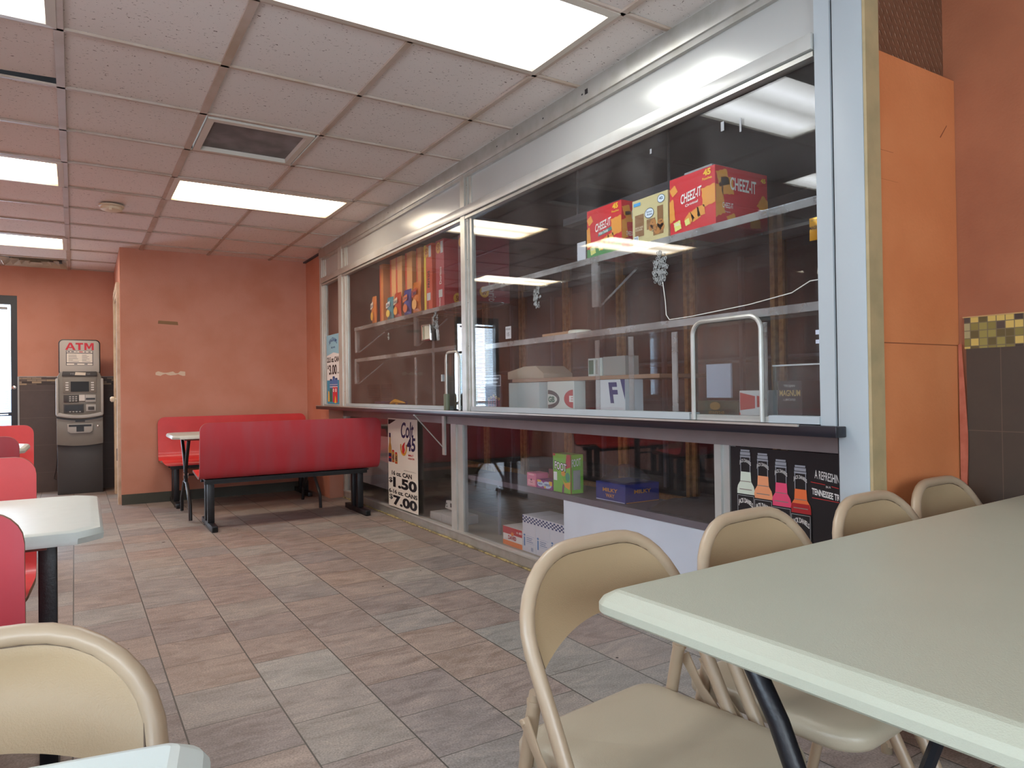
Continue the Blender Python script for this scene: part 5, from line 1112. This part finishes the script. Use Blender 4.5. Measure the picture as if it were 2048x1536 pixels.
FT = Face((-.185, -.026, 1.30), (1, 0, 0), (0, 0, 1), .37, .375)
EF('topper_lettering', Ink(FT).poly([(.14,.72),(.20,.72),(.22,.775),(.315,.775),(.335,.72),(.40,.72),(.30,.93),(.24,.93)]).poly([(.40,.93),(.40,.88),(.465,.88),(.465,.72),(.525,.72),(.525,.88),(.59,.88),(.59,.93)]).poly([(.62,.72),(.675,.72),(.675,.86),(.72,.76),(.76,.76),(.805,.86),(.805,.72),(.86,.72),(.86,.93),(.79,.93),(.74,.82),(.69,.93),(.62,.93)]), flat('c02438'), .001); EF('letter_counter', Ink(FT).poly([(.238,.805),(.297,.805),(.2675,.878)]), mat('topper_silver', '#a8a5a0', .4), .0014)
EF('notice_border', Ink(FT).rect(.16, .27, .84, .70), flat('24263a'), .001); EF('notice_sheet', Ink(FT).rect(.175, .355, .825, .62).rect(.175, .64, .825, .69).rect(.175, .28, .825, .335), flat('d8d4cc'), .0016)
D = Ink(FT); rn = random.Random(2)
for k in range(6): D.rect(.22, .385+.036*k, .22+rn.uniform(.1, .27), .395+.036*k); D.rect(.56, .385+.036*k, .56+rn.uniform(.1, .22), .395+.036*k)
D.rect(.20, .655, .26, .677).rect(.29, .655, .36, .677).rect(.40, .66, .45, .672).rect(.62, .655, .66, .677).rect(.72, .655, .78, .677).rect(.36, .295, .44, .32).rect(.62, .295, .70, .32)
EF('notice_print', D, flat('4a4c5c'), .0022); EF('notice_red', Ink(FT).rect(.49, .655, .58, .677), flat('c03038'), .0022)
FB = Face((-.165, -.070, 1.285), (1, 0, 0), (0, 0, 1), .33, .05)
EF('brand_sticker', Ink(FB).poly([(.36, .2), (.66, .15), (.67, .75), (.38, .85)]), flat('cfc8ba'), .002); EF('brand_lettering', Ink(FB).text('MI', .24, .3, .10, .3).text('NK', .70, .3, .1, .3), flat('8e9094'), .0015)
FU = Face((-.155, -.055, .86), (1, 0, 0), (0, 0, 1), .31, .41)
E('screen_bezel', G().box(-.155, .155, -.062, -.054, 1.10, 1.27), M_atm, bevel=.002)
E('screen', G().box(-.085, .085, -.066, -.060, 1.115, 1.225), M_scr)
for s in (-1, 1):
    for k in range(4): E('screen_key', G().box(s*.118-.014, s*.118+.014, -.068, -.060, 1.128+.026*k, 1.142+.026*k), mat('key_white', '#c8c8c6', .5))
E('keypad_panel', G().box(-.150, -.012, -.064, -.054, 1.00, 1.08), M_atmd, bevel=.002)
g = G(); [g.box(-.10+.028*i, -.082+.028*i, -.067, -.063, 1.01+.022*j, 1.022+.022*j) for i in range(3) for j in range(3)]; E('keypad_keys', g, M_atml)
E('card_label', G().box(-.008, .045, -.066, -.054, 1.015, 1.08), mat('key_white', '#c8c8c6', .5))
E('card_reader', G().box(.05, .148, -.066, -.054, 1.00, 1.08), M_atml, bevel=.002); E('card_slot', G().box(.055, .142, -.068, -.064, 1.025, 1.045), M_black)
E('keypad_recess', G().box(-.150, .035, -.064, -.054, .885, .98), M_atmd, bevel=.003); E('recess_dark', G().box(-.140, .025, -.066, -.062, .905, .97), M_black)
g = G(); [g.box(-.10+.03*i, -.083+.03*i, -.070, -.065, .893, .903) for i in range(4)]; E('lower_keys', g, M_atml)
E('receipt_slot', G().box(.055, .150, -.068, -.054, .90, .975), M_atml, bevel=.004); E('receipt_mouth', G().box(.075, .132, -.078, -.066, .915, .95), M_atmd, bevel=.003)
E('tray_surround', G().prism([(-.12, .765), (.12, .765), (.115, .685), (.09, .665), (-.09, .665), (-.115, .685)], 'y', -.068, -.044), M_atml, bevel=.004)
E('cash_slot', G().box(-.105, .105, -.071, -.066, .735, .757).box(-.035, .035, -.071, -.066, .68, .737), M_black)
E('tray_label', G().box(-.045, .045, -.0475, -.0445, .785, .805), flat('2a2c30')); E('lock', G().lathe((.165, -.045, .735), [(.013, 0), (.013, -.006), (.009, -.008)], 14, 'y'), M_chrome, smooth=True)
cb = tag(emit('power_cable', G().tube([(-.275, 9.36, .62), (-.285, 9.36, .35), (-.30, 9.35, .22), (-.315, 9.34, .15), (-.29, 9.33, .135)], .004, 6), M_black, smooth=True), 'thin black power cable hanging left of the cash machine', 'cable')
